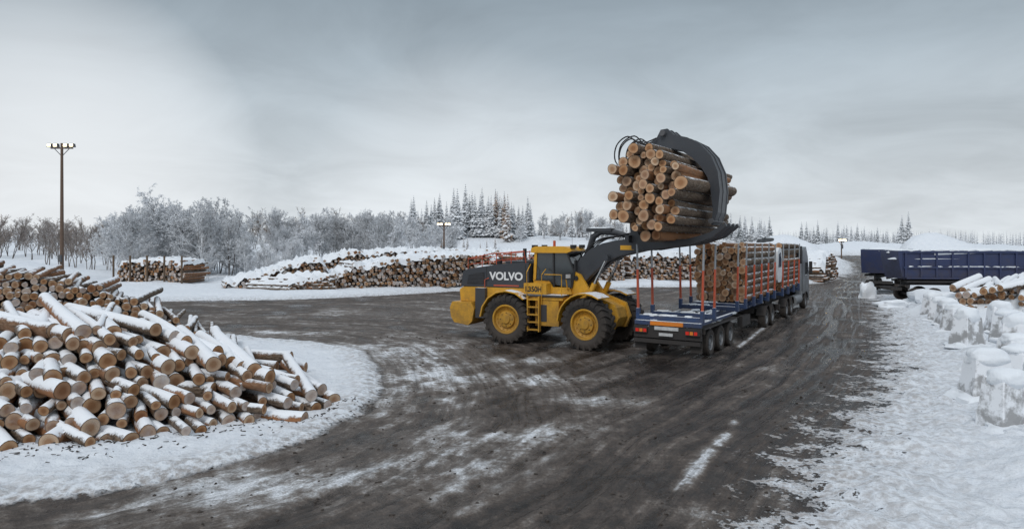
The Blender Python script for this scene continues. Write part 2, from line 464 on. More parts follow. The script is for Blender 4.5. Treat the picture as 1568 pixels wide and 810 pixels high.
    rough = k.fmix(k.mu(wet, k.mr(q, .66, .48)), k.mr(q, .3, .6, .48, .88), .14)
    n3 = k.noise(p, 2.2, 7, .62); n4 = k.noise(p, 14, 5, .6)
    sc = k.mix(n3, (.64, .68, .74), (.83, .855, .88))
    edge = k.mr(S, .0, 3.6, .85, 0)
    sc = k.mix(k.mu(k.mr(n2, .42, .62), edge), sc, (.22, .18, .15))
    c = k.mix(sm, d, sc)
    r = k.fmix(sm, rough, .8)
    hs = k.add(.7, k.mu(n3, 1.7), k.mu(n4, .35))
    hd = k.add(k.mu(fine, .28), k.mu(t, .6), k.mu(tf, .5), k.mu(med, .9))
    h = k.add(k.mu(sm, hs), k.mu(hd, sub(1.0, sm)))
    k.out(c, r, 0, k.bump(h, .9, .11), .45)
    me.materials.append(k.m)
    ob = bpy.data.objects.new('ground', me); COL.objects.link(ob)
    D = NT('mud'); pp = D.geo()['Position']; M_mud = D.out(D.mix(D.noise(pp, 12, 5), (.02, .016, .013), (.07, .055, .045)), .8, 0, D.bump(D.noise(pp, 40, 3), .4, .01))
    M = MB(); rs = random.Random(91)
    for i in range(700):
        y = 8+rs.random()**1.5*22; x = rs.uniform(-6, y*.62)
        sarr = fields(np.array([x]), np.array([y]))
        if sarr[4][0] > .6: continue
        r = rs.uniform(.010, .028)*(1+y*.02)
        M.lump((x, y, float(z[(np.abs(ys-y).argmin())*nx+np.abs(xs-x).argmin()])+r*.1), r*rs.uniform(.8, 1.6), r, r*.7, 0, 6, 4, .35, seed=i, p=.9)
    M.build('mud_clods', [M_mud])
    M = MB()
    for i in range(420):
        t = rs.random(); bx = -13+t*9.2; by = np.interp(bx, [-17, -10.3, -8.1, -6.7, -5.2, -4.0], [13.0, 13.2, 13.45, 14.7, 15.4, 17])
        x = bx+rs.gauss(0, .5); y = by-abs(rs.gauss(0, .55))+.25
        zz_ = float(z[(np.abs(ys-y).argmin())*nx+np.abs(xs-x).argmin()])+.01; a = rs.uniform(0, 6.28); Ln = rs.uniform(.03, .14)
        M.cyl((x, y, zz_), (x+Ln*math.cos(a), y+Ln*math.sin(a), zz_+rs.uniform(0, .02)), rs.uniform(.006, .02), .005, 5, 0)
    M.build('bark_debris', [M_mud])
make_ground()

# ------------------------------------------------------------------ log packing
def pack(n, rmin, rmax, kind, w, h, seed, iters=260):
    rs = np.random.RandomState(seed)
    r = rs.uniform(rmin, rmax, n)*np.where(rs.rand(n) > .82, 1.25, 1)
    P = np.column_stack([rs.uniform(-w, w, n), rs.uniform(0, h, n) if kind == 'box' else rs.uniform(-h, h, n)])
    for it in range(iters):
        if kind == 'box': P[:, 1] -= .006
        else: P -= P*np.array([.010*h/w, .010*w/h])
        for _ in range(3):
            d = P[:, None]-P[None]; D = np.hypot(d[..., 0], d[..., 1])+1e-9; np.fill_diagonal(D, 9)
            ov = np.clip(r[:, None]+r[None]-D, 0, None)
            P += ((d/D[..., None])*ov[..., None]*.45).sum(1)*.8
            if kind == 'box':
                P[:, 0] = np.clip(P[:, 0], -w+r, w-r); P[:, 1] = np.maximum(P[:, 1], r)
    return P, r

# ------------------------------------------------------------------ wheels
def big_wheel(name, parent, loc, side, Rr=1.03, W=.82):
    M = MB(); h = W/2
    prof = [(.60, -h*.80), (.72, -h*.95), (.86, -h), (.955, -h*.90), (.985, -h*.72), (.99, 0), (.985, h*.72), (.955, h*.90), (.86, h), (.72, h*.95), (.60, h*.80)]
    M.lathe([(r*Rr/1.03, y) for r, y in prof], 48, 0)
    nl = 22
    for i in range(nl):
        for sgn in (-1, 1):
            a = 2*math.pi*(i+(.5 if sgn > 0 else 0))/nl
            M.T = Matrix.Rotation(a, 4, 'Y')
            vs = []
            for (y, da, z0, z1) in ((.02*sgn, .12, .96, 1.04), (.30*sgn, .0, .96, 1.05), (.41*sgn, -.03, .86, 1.01), (.43*sgn, -.03, .78, .93)):
                wd = .068
                vs += [(z0*math.sin(da-wd), y, z0*math.cos(da-wd)), (z0*math.sin(da+wd), y, z0*math.cos(da+wd)), (z1*math.sin(da+wd*.8), y*1.01, z1*math.cos(da+wd*.8)), (z1*math.sin(da-wd*.8), y*1.01, z1*math.cos(da-wd*.8))]
            fs = []
            for j in range(3):
                for e in range(4):
                    fs.append((j*4+e, j*4+(e+1) % 4, j*4+4+(e+1) % 4, j*4+4+e))
            fs += [(0, 1, 2, 3), (12, 13, 14, 15)]
            M.add(vs, fs, 0)
    M.T = None
    s = side
    M.lathe([(.63, s*h*.80), (.60, s*h*.86), (.55, s*h*.84), (.52, s*h*.5), (.40, s*h*.35), (.36, s*h*.35), (.34, s*h*.62), (.20, s*h*.66), (.17, s*h*.80), (0.001, s*h*.82)], 36, 1)
    M.lathe([(.62, -s*h*.8), (.4, -s*h*.2), (.001, -s*h*.2)], 24, 2)
    for i in range(16):
        a = 2*math.pi*i/16
        x, z = .45*math.cos(a), .45*math.sin(a)
        M.cyl((x, s*h*.38, z), (x, s*h*.50, z), .025, n=6, m=1)
    for i in range(8):
        a = 2*math.pi*i/8
        x, z = .27*math.cos(a), .27*math.sin(a)
        M.cyl((x, s*h*.60, z), (x, s*h*.70, z), .02, n=6, m=2)
    return M.build(name, [M_rubber, M_yellow, M_black], parent, loc)
def truck_wheel(M, x, y, side, Rr=.50, W=.34, dual=False, mt=0, mr=1):
    for off in ([0, -.36*side] if dual else [0]):
        M.T = Matrix.Translation((x+off, y, Rr)) @ Matrix.Rotation(-rad(90), 4, 'Z')
        h = W/2
        M.lathe([(.28, -h*.85), (.34, -h), (.44, -h), (.485, -h*.8), (.5, -h*.6), (.49, -h*.3), (.5, -h*.25), (.5, h*.25), (.49, h*.3), (.5, h*.6), (.485, h*.8), (.44, h), (.34, h), (.28, h*.85)], 28, mt)
        M.lathe([(.29, side*h*.9), (.27, side*h*.85), (.25, side*h*.3), (.13, side*h*.25), (.12, side*h*.75), (.001, side*h*.8)], 24, mr)
        M.lathe([(.28, -side*h*.8), (.001, -side*h*.2)], 16, mt)
    M.T = None

# ------------------------------------------------------------------ wheel loader
HX, HY = 2.2, 28.05
L = empty('wheel_loader', (HX, HY, 0), rad(-25))
big_wheel('rear_wheel_near', L, (-1.95, -1.33, 1.0), -1)
big_wheel('rear_wheel_far', L, (-1.95, 1.33, 1.0), 1)
M = MB()
M.box(-3.7, .1, -.48, .48, .85, 1.65, 0)
M.cyl((-1.95, -1.0, 1.0), (-1.95, 1.0, 1.0), .28, n=16, m=0)
M.prism([(-4.75, .95), (-4.82, 1.35), (-4.7, 1.62), (-3.75, 1.62), (-3.6, 1.35), (-3.7, .8), (-3.9, .62), (-4.6, .72)], -1.38, 1.38, 0)
M.box(-3.60, -3.12, -1.28, 1.28, .95, 2.25, 1)
M.prism([(-4.45, 1.63), (-4.5, 2.15), (-4.3, 2.28), (-1.1, 2.28), (-1.1, 1.75), (-3.1, 1.75), (-3.1, 1.63)], -1.05, 1.05, 0)
for s in (-1, 1):
    pts = []
    for i in range(9):
        a = rad(200-i*22); pts.append((-1.95+1.22*math.cos(a), 1.02+1.20*math.sin(a)))
    inner = [(-1.95+(x+1.95)*.95, 1.02+(z-1.02)*.95) for x, z in pts]
    n = len(pts)
    for i in range(1, n-2):
        M.prism([pts[i], pts[i+1], inner[i+1], inner[i]], s*.95, s*1.72, 2)
M.box(-.72, .32, -1.38, -.5, .78, 1.82, 0); M.box(-.72, .32, .5, 1.38, .78, 1.82, 0)
M.box(-.62, -.2, -1.395, -1.381, .95, 1.65, 1)
M.box(-1.25, .55, -1.45, 1.45, 1.98, 2.06, 1)
M.box(-1.2, .5, -1.38, -.4, 1.84, 1.97, 0)
M.build('rear_frame', [M_yellow, M_grey_s, M_yellow_s], L, bevel=.025)
M = MB()
M.prism([(-4.42, 2.3), (-4.32, 2.95), (-4.05, 3.06), (-2.6, 3.28), (-1.15, 3.36), (-1.15, 2.3)], -1.08, 1.08, 0)
M.prism([(-4.46, 2.2), (-4.36, 2.85), (-4.30, 2.85), (-4.40, 2.2)], -.8, .8, 1)
for i in range(9):
    z = 2.28+i*.065; M.box(-4.50+.15*(z-2.2), -4.40+.15*(z-2.2), -.75, .75, z, z+.03, 1)
for s in (-1, 1):
    M.prism([(-4.1, 2.40), (-4.02, 2.82), (-3.25, 2.93), (-3.25, 2.40)], s*1.081, s*1.10, 1)
    for i in range(7): M.box(-4.03, -3.30, min(s*1.10, s*1.115), max(s*1.10, s*1.115), 2.45+i*.06, 2.475+i*.06, 0)
    M.box(-1.3, -1.27, min(s*1.08, s*1.095), max(s*1.08, s*1.095), 2.35, 3.28, 1)
    M.box(-3.16, -3.13, min(s*1.08, s*1.09), max(s*1.08, s*1.09), 2.35, 3.15, 1)
    M.box(-2.8, -1.6, min(s*1.08, s*1.09), max(s*1.08, s*1.09), 2.34, 2.40, 3)
M.box(-2.4, -1.5, -.75, .75, 3.30, 3.42, 0)
M.cyl((-2.0, .45, 3.3), (-2.0, .45, 3.95), .085, n=12, m=1)
M.cyl((-2.9, -.35, 3.2), (-2.9, -.35, 3.5), .15, n=16, m=1)
M.lump((-3.3, 0, 3.1), .7, .8, .10, 2, seed=2)
M.build('engine_hood', [M_grey, M_black, M_snow, M_red], L, bevel=.03)
text('VOLVO', .46, M_text, L, (-2.98, -1.095, 2.62), (rad(90), 0, 0), 'hood_lettering', .016, 1.02)
text('L350H', .30, M_textk, L, (-1.17, -1.395, 2.18), (rad(90), 0, 0), 'model_lettering', .010, .92)
M = MB()
def rail(pts, r=.022): M.tube(pts, r, 6, 0)
for s in (-1, 1):
    rail([(-4.1, s*1.0, 3.0), (-4.1, s*1.0, 3.5), (-3.0, s*1.0, 3.72), (-1.4, s*1.0, 3.85), (-1.3, s*1.0, 3.3)])
    for x in (-3.4, -2.7, -2.0): rail([(x, s*1.0, 3.15), (x, s*1.0, 3.66+.13*(x+3.4))], .018)
    rail([(-4.0, s*1.0, 3.26), (-1.4, s*1.0, 3.6)], .015)
    rail([(-3.2, s*1.15, 1.95), (-3.2, s*1.15, 2.6), (-3.0, s*1.15, 2.68)])
rail([(-4.1, -1, 3.5), (-4.1, 1, 3.5)])
M.build('handrails', [M_red], L)
M = MB()
for s in (-1, 1):
    y0, y1 = (s*1.42, s*1.62)
    a, b = min(y0, y1), max(y0, y1)
    M.box(-1.0, -.95, a, b, .55, 2.0, 0); M.box(-.50, -.45, a, b, .55, 2.0, 0)
    for i in range(5): M.box(-.95, -.50, a, b, .60+i*.31, .65+i*.31, 0)
    M.tube([(-1.05, s*1.5, 2.0), (-1.05, s*1.5, 3.0), (-1.05, s*1.1, 3.3)], .02, 6, 0)
    M.tube([(-.4, s*1.5, 1.7), (-.4, s*1.45, 2.9), (-.4, s*1.0, 3.1)], .02, 6, 0)
    M.tube([(.45, s*1.4, 2.06), (.45, s*1.4, 2.9), (-.3, s*1.4, 2.9)], .02, 6, 0)
M.build('access_ladder', [M_yellow], L)
M = MB()
M.prism([(-1.02, 2.07), (-1.02, 2.62), (-.30, 2.62), (-.15, 2.35), (.60, 2.35), (.72, 2.07)], -.86, .86, 0)
M.box(-1.24, -.22, -1.39, -.865, 2.08, 2.52, 0)
M.prism([(-.98, 2.60), (-.92, 3.78), (.48, 3.78), (.80, 3.0), (.68, 2.33)], -.80, .80, 1)
for s in (-1, 1):
    y0, y1 = min(s*.80, s*.86), max(s*.80, s*.86)
    def pil(x0, z0, x1, z1, w=.08, m=2):
        M.prism([(x0-w/2, z0), (x0+w/2, z0), (x1+w/2, z1), (x1-w/2, z1)], y0, y1, m)
    pil(-.98, 2.6, -.92, 3.8, .12, 0); pil(-.10, 2.35, -.12, 3.8, .07); pil(.68, 2.33, .80, 3.0, .07); pil(.80, 3.0, .48, 3.8, .07)
    M.prism([(-1.0, 2.56), (-1.0, 2.66), (-.1, 2.66), (-.1, 2.56)], y0, y1, 2)
    M.tube([(.75, s*.9, 3.6), (1.05, s*1.35, 3.55), (1.05, s*1.35, 3.1)], .018, 6, 2)
    M.box(1.02, 1.08, s*1.35-.13, s*1.35+.13, 3.05, 3.5, 2)
M.prism([(-1.12, 3.80), (-1.10, 3.98), (-.9, 4.05), (.35, 4.05), (.62, 3.98), (.72, 3.86), (.50, 3.78), (-1.0, 3.78)], -.93, .93, 0)
M.prism([(.50, 3.72), (.86, 3.80), (.86, 3.84), (.50, 3.86)], -.88, .88, 2)
for y in (-.7, -.4, .4, .7):
    M.box(.60, .72, y-.09, y+.09, 3.98, 4.12, 2); M.box(-1.14, -1.04, y-.08, y+.08, 3.99, 4.11, 2)
M.cyl((-.6, .5, 4.05), (-.6, .5, 4.3), .06, n=10, m=3)
M.tube([(.3, .3, 4.05), (.3, .3, 4.8)], .008, 5, 2)
M.build('cab', [M_yellow, M_glass, M_black, M_red], L, bevel=.02)
F = empty('front_frame', (0, 0, 0), rad(-10), L)
big_wheel('front_wheel_near', F, (1.95, -1.37, 1.0), -1)
big_wheel('front_wheel_far', F, (1.95, 1.40, 1.0), 1)
M = MB()
M.box(.0, .5, -.30, .30, .8, 1.9, 0)
TW = [(.35, .75), (.35, 1.9), (.45, 2.9), (.75, 3.05), (1.15, 2.9), (1.7, 2.1), (2.7, 1.75), (2.9, 1.2), (2.7, .75)]
M.prism(TW, -.62, -.46, 0); M.prism(TW, .46, .62, 0)
M.prism([(.40, .8), (.40, 2.2), (1.3, 2.2), (2.7, 1.6), (2.8, 1.2), (2.6, .8)], -.455, .455, 0)
M.cyl((1.95, -1.0, 1.0), (1.95, 1.0, 1.0), .28, n=16, m=0)
for s in (-1, 1):
    pts = []
    for i in range(9):
        a = rad(178-i*15); pts.append((1.95+1.24*math.cos(a), 1.02+1.22*math.sin(a)))
    inner = [(1.95+(x-1.95)*.95, 1.02+(z-1.02)*.95) for x, z in pts]
    for i in range(0, 8): M.prism([pts[i], pts[i+1], inner[i+1], inner[i]], s*.80, s*1.76, 1)
    M.tube([(.6, s*.62, 2.2), (.75, s*.95, 2.35), (.8, s*1.15, 2.75)], .03, 6, 0)
    M.box(.78, .90, s*1.15-.22, s*1.15+.22, 2.72, 2.96, 2)
    M.box(.90, .915, s*1.15-.18, s*1.15+.18, 2.76, 2.92, 3)
    M.cyl((1.0, s*.63, 2.75), (1.0, s*.68, 2.75), .1, n=12, m=2)
M.build('front_chassis', [M_yellow, M_yellow_s, M_black, M_white], F, bevel=.025)
M = MB()
boom = [(.50, 2.45), (.55, 2.9), (.8, 3.2), (1.15, 3.62), (1.6, 3.98), (2.1, 4.18), (2.7, 4.30), (4.15, 4.48), (4.35, 4.3), (4.3, 4.05), (3.9, 3.92), (2.75, 3.66), (2.2, 3.42), (1.7, 3.0), (1.25, 2.55), (.8, 2.3)]
M.prism(boom, -.45, -.12, 0); M.prism(boom, .12, .45, 0)
M.cyl((2.6, -.44, 3.95), (2.6, .44, 3.95), .2, n=16, m=0)
M.cyl((.75, -.66, 2.7), (.75, .66, 2.7), .14, n=16, m=1)
M.cyl((4.15, -.62, 4.22), (4.15, .62, 4.22), .13, n=16, m=1)
M.tube([(1.0, 0, 2.9), (1.25, 0, 3.9), (1.45, 0, 4.45), (1.8, 0, 4.66), (2.5, 0, 4.62), (3.1, 0, 4.45)], [.10, .12, .14, .13, .12, .1], 10, 0)
M.box(1.2, 2.35, -.17, .17, 4.66, 4.80, 0)
M.lump((1.8, 0, 4.80), .55, .17, .05, 4, seed=4)
M.cyl((3.0, .0, 4.5), (4.2, 0, 4.9), .075, n=12, m=2)
for s in (-1, 1):
    M.cyl((1.25, s*.66, 1.3), (1.85, s*.66, 2.55), .11, n=14, m=3)
    M.cyl((1.85, s*.66, 2.55), (2.35, s*.58, 3.55), .06, n=12, m=2)
    M.cyl((2.35, s*.3, 3.6), (2.35, s*.70, 3.6), .13, n=14, m=0)
for i in range(4):
    y = -.3+i*.2
    M.hose([(.7, y, 3.1), (1.2, y, 3.85), (1.9, y+.02, 4.35), (2.8, y, 4.5), (3.7, y, 4.75), (3.5, y, 5.3)], .025, 5)
M.box(2.9, 3.5, -.462, -.452, 3.92, 4.1, 3)
M.build('lift_boom', [M_grey, M_steel, M_chrome, M_yellow, M_snow, M_black], F, bevel=.02)
# grapple
M = MB()
for y in (-.75, -.25, .25, .75):
    M.prism([(3.55, 3.95), (3.45, 5.2), (3.38, 6.6), (3.55, 7.45), (3.9, 7.8), (4.05, 7.55), (3.7, 6.6), (3.68, 5.2), (3.85, 4.5), (4.6, 4.28), (5.8, 4.35), (6.6, 4.58), (7.15, 4.92), (7.2, 4.8), (6.7, 4.40), (5.9, 4.14), (4.7, 4.0), (4.1, 3.9)], y-.07, y+.07, 0)
M.box(3.40, 3.56, -1.1, 1.1, 4.2, 4.5, 0); M.box(3.36, 3.5, -1.1, 1.1, 5.6, 5.9, 0); M.box(3.45, 3.66, -1.15, 1.15, 7.0, 7.3, 0)
M.cyl((3.85, -.95, 7.65), (3.85, .95, 7.65), .15, n=14, m=1)
M.cyl((4.3, -.8, 4.15), (4.3, .8, 4.15), .1, n=14, m=1)
outer = [(3.6, 7.7), (4.0, 7.98), (4.45, 8.22), (4.62, 8.52), (4.88, 8.54), (5.15, 8.28), (5.65, 8.14), (6.15, 7.86), (6.55, 7.4), (6.80, 6.8), (6.88, 6.1), (6.80, 5.3), (6.60, 4.85)]
inn = [(3.75, 7.45), (4.15, 7.66), (4.5, 7.74), (4.7, 7.78), (4.9, 7.80), (5.15, 7.74), (5.45, 7.64), (5.85, 7.36), (6.18, 7.0), (6.42, 6.6), (6.55, 6.05), (6.62, 5.4), (6.56, 4.88)]
for ya, yb in ((-.52, -.42), (-.08, .08), (.42, .52)):
    for i in range(len(outer)-1): M.prism([outer[i], outer[i+1], inn[i+1], inn[i]], ya, yb, 0)
o2 = [(a*.93+b*.07, c*.93+d*.07) for (a, c), (b, d) in zip(outer, inn)]
i2 = [(a*.12+b*.88, c*.12+d*.88) for (a, c), (b, d) in zip(outer, inn)]
for i in range(1, len(outer)-1):
    M.prism([o2[i], o2[i+1], ((o2[i+1][0]*.9+i2[i+1][0]*.1), (o2[i+1][1]*.9+i2[i+1][1]*.1)), ((o2[i][0]*.9+i2[i][0]*.1), (o2[i][1]*.9+i2[i][1]*.1))], -.50, .50, 1)
M.cyl((6.57, -.6, 5.0), (6.57, .6, 5.0), .1, n=12, m=1)
for s in (-.35, .35):
    M.cyl((3.5, s, 7.1), (4.6, s, 8.35), .09, n=12, m=0)
M.cyl((4.74, -.7, 8.36), (4.74, .7, 8.36), .11, n=12, m=1)
for i in range(7):
    y = -.9+i*.3; q = R.uniform(.0, .3)
    M.hose([(3.4, y, 6.9), (3.0-q, y, 7.4), (3.1-q, y-.1, 7.9+q), (3.5, y-.15, 8.2+q), (3.95, y, 8.0), (4.5, y*.7, 8.2)], .028, 2)
M.build('log_grapple', [M_grey, M_steel, M_black], F, bevel=.015)
M = MB()
P, rr = pack(70, .12, .20, 'disc', 1.46, 1.68, 5)
for (x, z), r in zip(P, rr):
    j = R.uniform(-.5, .35)
    M.log((5.04+x, -2.75+j, 6.02+z), (5.04+x+R.uniform(-.08, .08), 3.1+j+R.uniform(-.3, .5), 6.02+z+R.uniform(-.08, .08)), r, r*.88, 18, 5, .42)
M.build('gripped_logs', [M_bark, M_end_dry], F, attrs=True, smooth=50)

# ------------------------------------------------------------------ truck + trailer
def bunks(M, ts, mb=0, mr=1, mg=2, ms=3):
    for t in ts:
        M.box(-1.27, 1.27, t-.07, t+.07, 1.32, 1.50, mb)
        for s in (-1, 1):
            M.box(s*1.22-.06, s*1.22+.06, t-.10, t+.10, 1.30, 1.75, mb)
            M.prism([(s*1.22-.04, 1.6), (s*1.22+.045, 1.6), (s*1.25+.035, 3.2), (s*1.25-.03, 3.2)], t-.05, t+.05, mr)
            M.prism([(s*1.25-.028, 3.2), (s*1.25+.033, 3.2), (s*1.27+.03, 4.15), (s*1.27-.025, 4.15)], t-.045, t+.045, mg)
def load(name, parent, t0, t1, n, seed):
    M = MB()
    P, rr = pack(n, .11, .185, 'box', 1.17, 3.0, seed, 320)
    for (x, z), r in zip(P, rr):
        if z > 2.62: continue
        j = R.uniform(-.15, .28)
        M.log((x, t0+j, 1.51+z), (x+R.uniform(-.02, .02), t1+R.uniform(-.25, .2), 1.51+z+R.uniform(-.03, .03)), r, r*.9, 14, 4, .55)
    return M.build(name, [M_bark, M_end_dry], parent, attrs=True, smooth=50)
TR = empty('log_trailer', (5.6, 23.8, 0), rad(-33))
M = MB()
for s in (-1, 1):
    M.box(s*.45-.07, s*.45+.07, .15, 13.2, .98, 1.05, 0); M.box(s*.45-.02, s*.45+.02, .15, 13.2, 1.05, 1.25, 0); M.box(s*.45-.07, s*.45+.07, .15, 13.2, 1.25, 1.315, 0)
for t in (.6, 1.2, 2.6, 3.4, 4.2, 4.8, 6.0, 7.5, 9.2, 10.2, 11.8): M.box(-.42, .42, t-.05, t+.05, 1.06, 1.24, 0)
M.box(-1.25, 1.25, .10, .30, 1.16, 1.32, 0)
M.box(-1.15, -1.03, .31, 4.8, 1.18, 1.28, 0); M.box(1.03, 1.15, .31, 4.8, 1.18, 1.28, 0)
bunks(M, [.40, 1.9, 5.3, 6.75, 8.3, 9.8, 11.3, 12.9])
M.build('frame', [M_blue, M_red, M_silver, M_snow], TR, bevel=.012)
M = MB()
M.box(-1.25, 1.25, .02, .095, .52, .66, 0)
M.box(-1.24, -.72, .0, .095, .88, 1.06, 0); M.box(.72, 1.24, .0, .095, .88, 1.06, 0)
M.box(-1.27, 1.27, .1, .2, .70, 1.14, 0)
for s in (-1, 1):
    for i in range(3): M.box(s*(.80+i*.15)-.06, s*(.80+i*.15)+.06, -.015, -.001, .91, 1.03, 1 if i != 1 else 2)
    M.box(s*1.05-.22, s*1.05+.22, .22, .25, .25, .85, 0)
    M.box(s*1.05-.24, s*1.05+.24, .5, 5.3, 1.06, 1.09, 0)
    M.prism([(s*1.05-.24, .9), (s*1.05+.24, .9), (s*1.05+.24, 1.055), (s*1.05-.24, 1.055)], .50, .54, 0)
    M.box(s*.62-.03, s*.62+.03, .205, .3, .55, 1.0, 0)
M.box(-.62, .62, .060, .098, 1.17, 1.31, 2)
M.box(-.45, .45, .050, .099, 1.005, 1.13, 3)
M.box(-.26, .26, .0, .018, .80, .91, 3)
M.box(-1.28, 1.28, .18, .22, .48, .52, 0)
for s in (-1, 1):
    for t in (1.45, 2.85, 4.25, 11.0, 12.4): truck_wheel(M, s*1.07, t, s, mt=4, mr=5)
for t in (1.45, 2.85, 4.25, 11.0, 12.4): M.cyl((-.95, t, .5), (.95, t, .5), .07, n=10, m=0)
M.box(-.7, .7, 10.4, 12.9, .72, .92, 0)
M.box(1.0, 1.22, 6.2, 7.6, .55, 1.0, 0); M.box(-1.22, -1.0, 6.2, 7.6, .55, 1.0, 0)
for s in (-1, 1):
    for tc in (11.0, 12.4):
        for i in range(6):
            a0, a1 = rad(15+i*25), rad(15+(i+1)*25)
            vs = [(s*1.07-.22, tc+.6*math.cos(a0), .5+.6*math.sin(a0)), (s*1.07+.22, tc+.6*math.cos(a0), .5+.6*math.sin(a0)), (s*1.07+.22, tc+.6*math.cos(a1), .5+.6*math.sin(a1)), (s*1.07-.22, tc+.6*math.cos(a1), .5+.6*math.sin(a1))]
            M.add(vs, [(0, 1, 2, 3)], 0)
M.tube([(0, 12.9, .85), (0, 14.6, .8)], .07, 8, 0)
M.build('running_gear', [M_black, M_redl, M_orange, M_white, M_rubber, M_silver], TR)
M = MB()
for i in range(30):
    x = R.uniform(-1.0, 1.0); y = R.uniform(.3, 6.6)
    M.lump((x, y, 1.10 if abs(x) > .6 else 1.31), R.uniform(.08, .2), R.uniform(.15, .45), .05, 0, seed=x*3+y, amp=.3)
for t in (.40, 1.9, 5.3, 6.75):
    for i in range(5): M.lump((R.uniform(-.9, .9), t, 1.5), R.uniform(.1, .3), .07, .05, 0, 12, 6, .3, seed=t+i)
M.build('snow_on_deck', [M_snow], TR)
load('trailer_logs', TR, 7.2, 13.3, 100, 11)
TK = empty('timber_truck', (5.6, 23.8, 0), rad(-33))
M = MB()
for s in (-1, 1): M.box(s*.42-.05, s*.42+.05, 14.3, 23.0, .85, 1.15, 0)
bunks(M, [15.0, 16.6, 18.4, 20.0], 1, 2, 3)
M.build('chassis', [M_black, M_blue, M_red, M_silver], TK, bevel=.01)
M = MB()
for s in (-1, 1):
    for t, d in ((16.2, 1), (17.6, 1), (22.5, 0)): truck_wheel(M, s*1.07, t, s, dual=False, mt=1, mr=2)
    for tc in (16.2, 17.6, 22.5):
        for i in range(6):
            a0, a1 = rad(15+i*25), rad(15+(i+1)*25)
            M.add([(s*1.07-.22, tc+.6*math.cos(a0), .5+.6*math.sin(a0)), (s*1.07+.22, tc+.6*math.cos(a0), .5+.6*math.sin(a0)), (s*1.07+.22, tc+.6*math.cos(a1), .5+.6*math.sin(a1)), (s*1.07-.22, tc+.6*math.cos(a1), .5+.6*math.sin(a1))], [(0, 1, 2, 3)], 0)
    M.cyl((s*1.05, 18.6, .75), (s*1.05, 20.6, .75), .3, n=16, m=3)
M.box(-1.2, 1.2, 14.25, 14.4, .6, .9, 0)
M.build('wheels', [M_black, M_rubber, M_silver, M_silver], TK)
M = MB()
def prism_x(M, poly, x0, x1, m):
    n = len(poly)
    vs = [(x0, y, z) for y, z in poly]+[(x1, y, z) for y, z in poly]
    M.add(vs, [list(range(n)), list(range(n, 2*n))[::-1]]+[(i, n+i, n+(i+1) % n, (i+1) % n) for i in range(n)], m)
prism_x(M, [(21.3, 1.0), (21.3, 3.75), (22.6, 3.95), (23.3, 3.3), (23.75, 2.2), (23.8, .45), (23.1, .45), (23.1, 1.0)], -1.24, 1.24, 0)
for s in (-1, 1):
    a, b = min(s*1.241, s*1.255), max(s*1.241, s*1.255)
    prism_x(M, [(22.2, 2.1), (22.2, 2.95), (23.15, 2.95), (23.45, 2.2)], a, b, 1)
    M.box(min(s*1.3, s*1.5), max(s*1.3, s*1.5), 23.3, 23.4, 2.2, 3.0, 2)
M.box(-1.25, 1.25, 20.9, 21.1, 1.2, 4.0, 2)
M.box(.95, 1.24, 20.6, 21.2, .6, 2.9, 3)
M.build('cab', [M_cab, M_glass, M_black, M_silver], TK, bevel=.06)
load('truck_logs', TK, 15.1, 20.6, 100, 13)
M = MB()
M.cyl((0, 14.1, 1.1), (0, 14.1, 3.7), .22, .16, 16, 0)
M.tube([(0, 14.1, 3.6), (.1, 15.6, 4.35), (.1, 18, 4.4)], [.16, .14, .1], 10, 0)
M.tube([(-.3, 14.1, 3.2), (-.25, 16, 4.3), (-.2, 19, 4.35)], [.1, .1, .08], 10, 0)
prism_x(M, [(13.55, 2.25), (13.45, 3.1), (13.6, 3.75), (14.0, 3.95), (14.55, 3.9), (14.75, 3.4), (14.75, 2.4), (14.5, 2.1), (13.75, 2.1)], .35, 1.25, 1)
prism_x(M, [(13.75, 2.9), (13.85, 3.6), (14.3, 3.7), (14.55, 3.3), (14.5, 2.9)], 1.251, 1.262, 2)
M.cyl((.8, 14.1, 1.2), (.8, 14.1, 2.1), .1, n=10, m=0)
M.build('loading_crane', [M_black, M_white, M_glass], TK, bevel=.03)

# ------------------------------------------------------------------ near left log heaps
def heap(name, base, Hx, backd, step, dz, dback, rr, seed, length=(3.8, 5.0), spread=.25, n=16, rings=4, snow=(0.7, 1.1), tilt=(.02, .12), ends=M_end, z0=.0, extra=None, jit=.28):
    rs = random.Random(seed); M = MB()
    P = [Vector((x, y)) for x, y in base]
    seg = [(P[i+1]-P[i]).length for i in range(len(P)-1)]; T = sum(seg)
    layer = 0
    while True:
        zc = z0+rr[0]+layer*dz; s = (layer % 2)*step*.5; cnt = 0
        while s < T:
            q = s; i = 0
            while i < len(seg)-1 and q > seg[i]: q -= seg[i]; i += 1
            b = P[i].lerp(P[i+1], min(q/seg[i], 1)); f = s/T
            bd = Vector((backd[0][0]*(1-f)+backd[1][0]*f, backd[0][1]*(1-f)+backd[1][1]*f)).normalized()
            e = b+bd*(layer*dback+rs.uniform(-jit, jit))
            H = Hx(e.x)
            if zc < H:
                cnt += 1
                a = math.atan2(bd.y, bd.x)+rs.gauss(0, spread)
                Ln = rs.uniform(*length); tz = rs.uniform(*tilt)
                r = rr[0]+(rr[1]-rr[0])*rs.random()**1.3
                d = Vector((math.cos(a), math.sin(a), tz)).normalized()
                p0 = Vector((e.x, e.y, zc+rs.uniform(-.07, .07)))
                M.log(p0, p0+d*Ln, r, r*rs.uniform(.85, .98), n, rings, rs.uniform(*snow)*(1.0+.22*min(1, zc/2.2)*(dback > .2)))
            s += step*rs.uniform(.85, 1.15)
        layer += 1
        if cnt == 0 and layer > 2 or layer > 20: break
    if extra: extra(M, rs)
    return M.build(name, [M_bark, ends, M_snow], None, attrs=True, smooth=50)
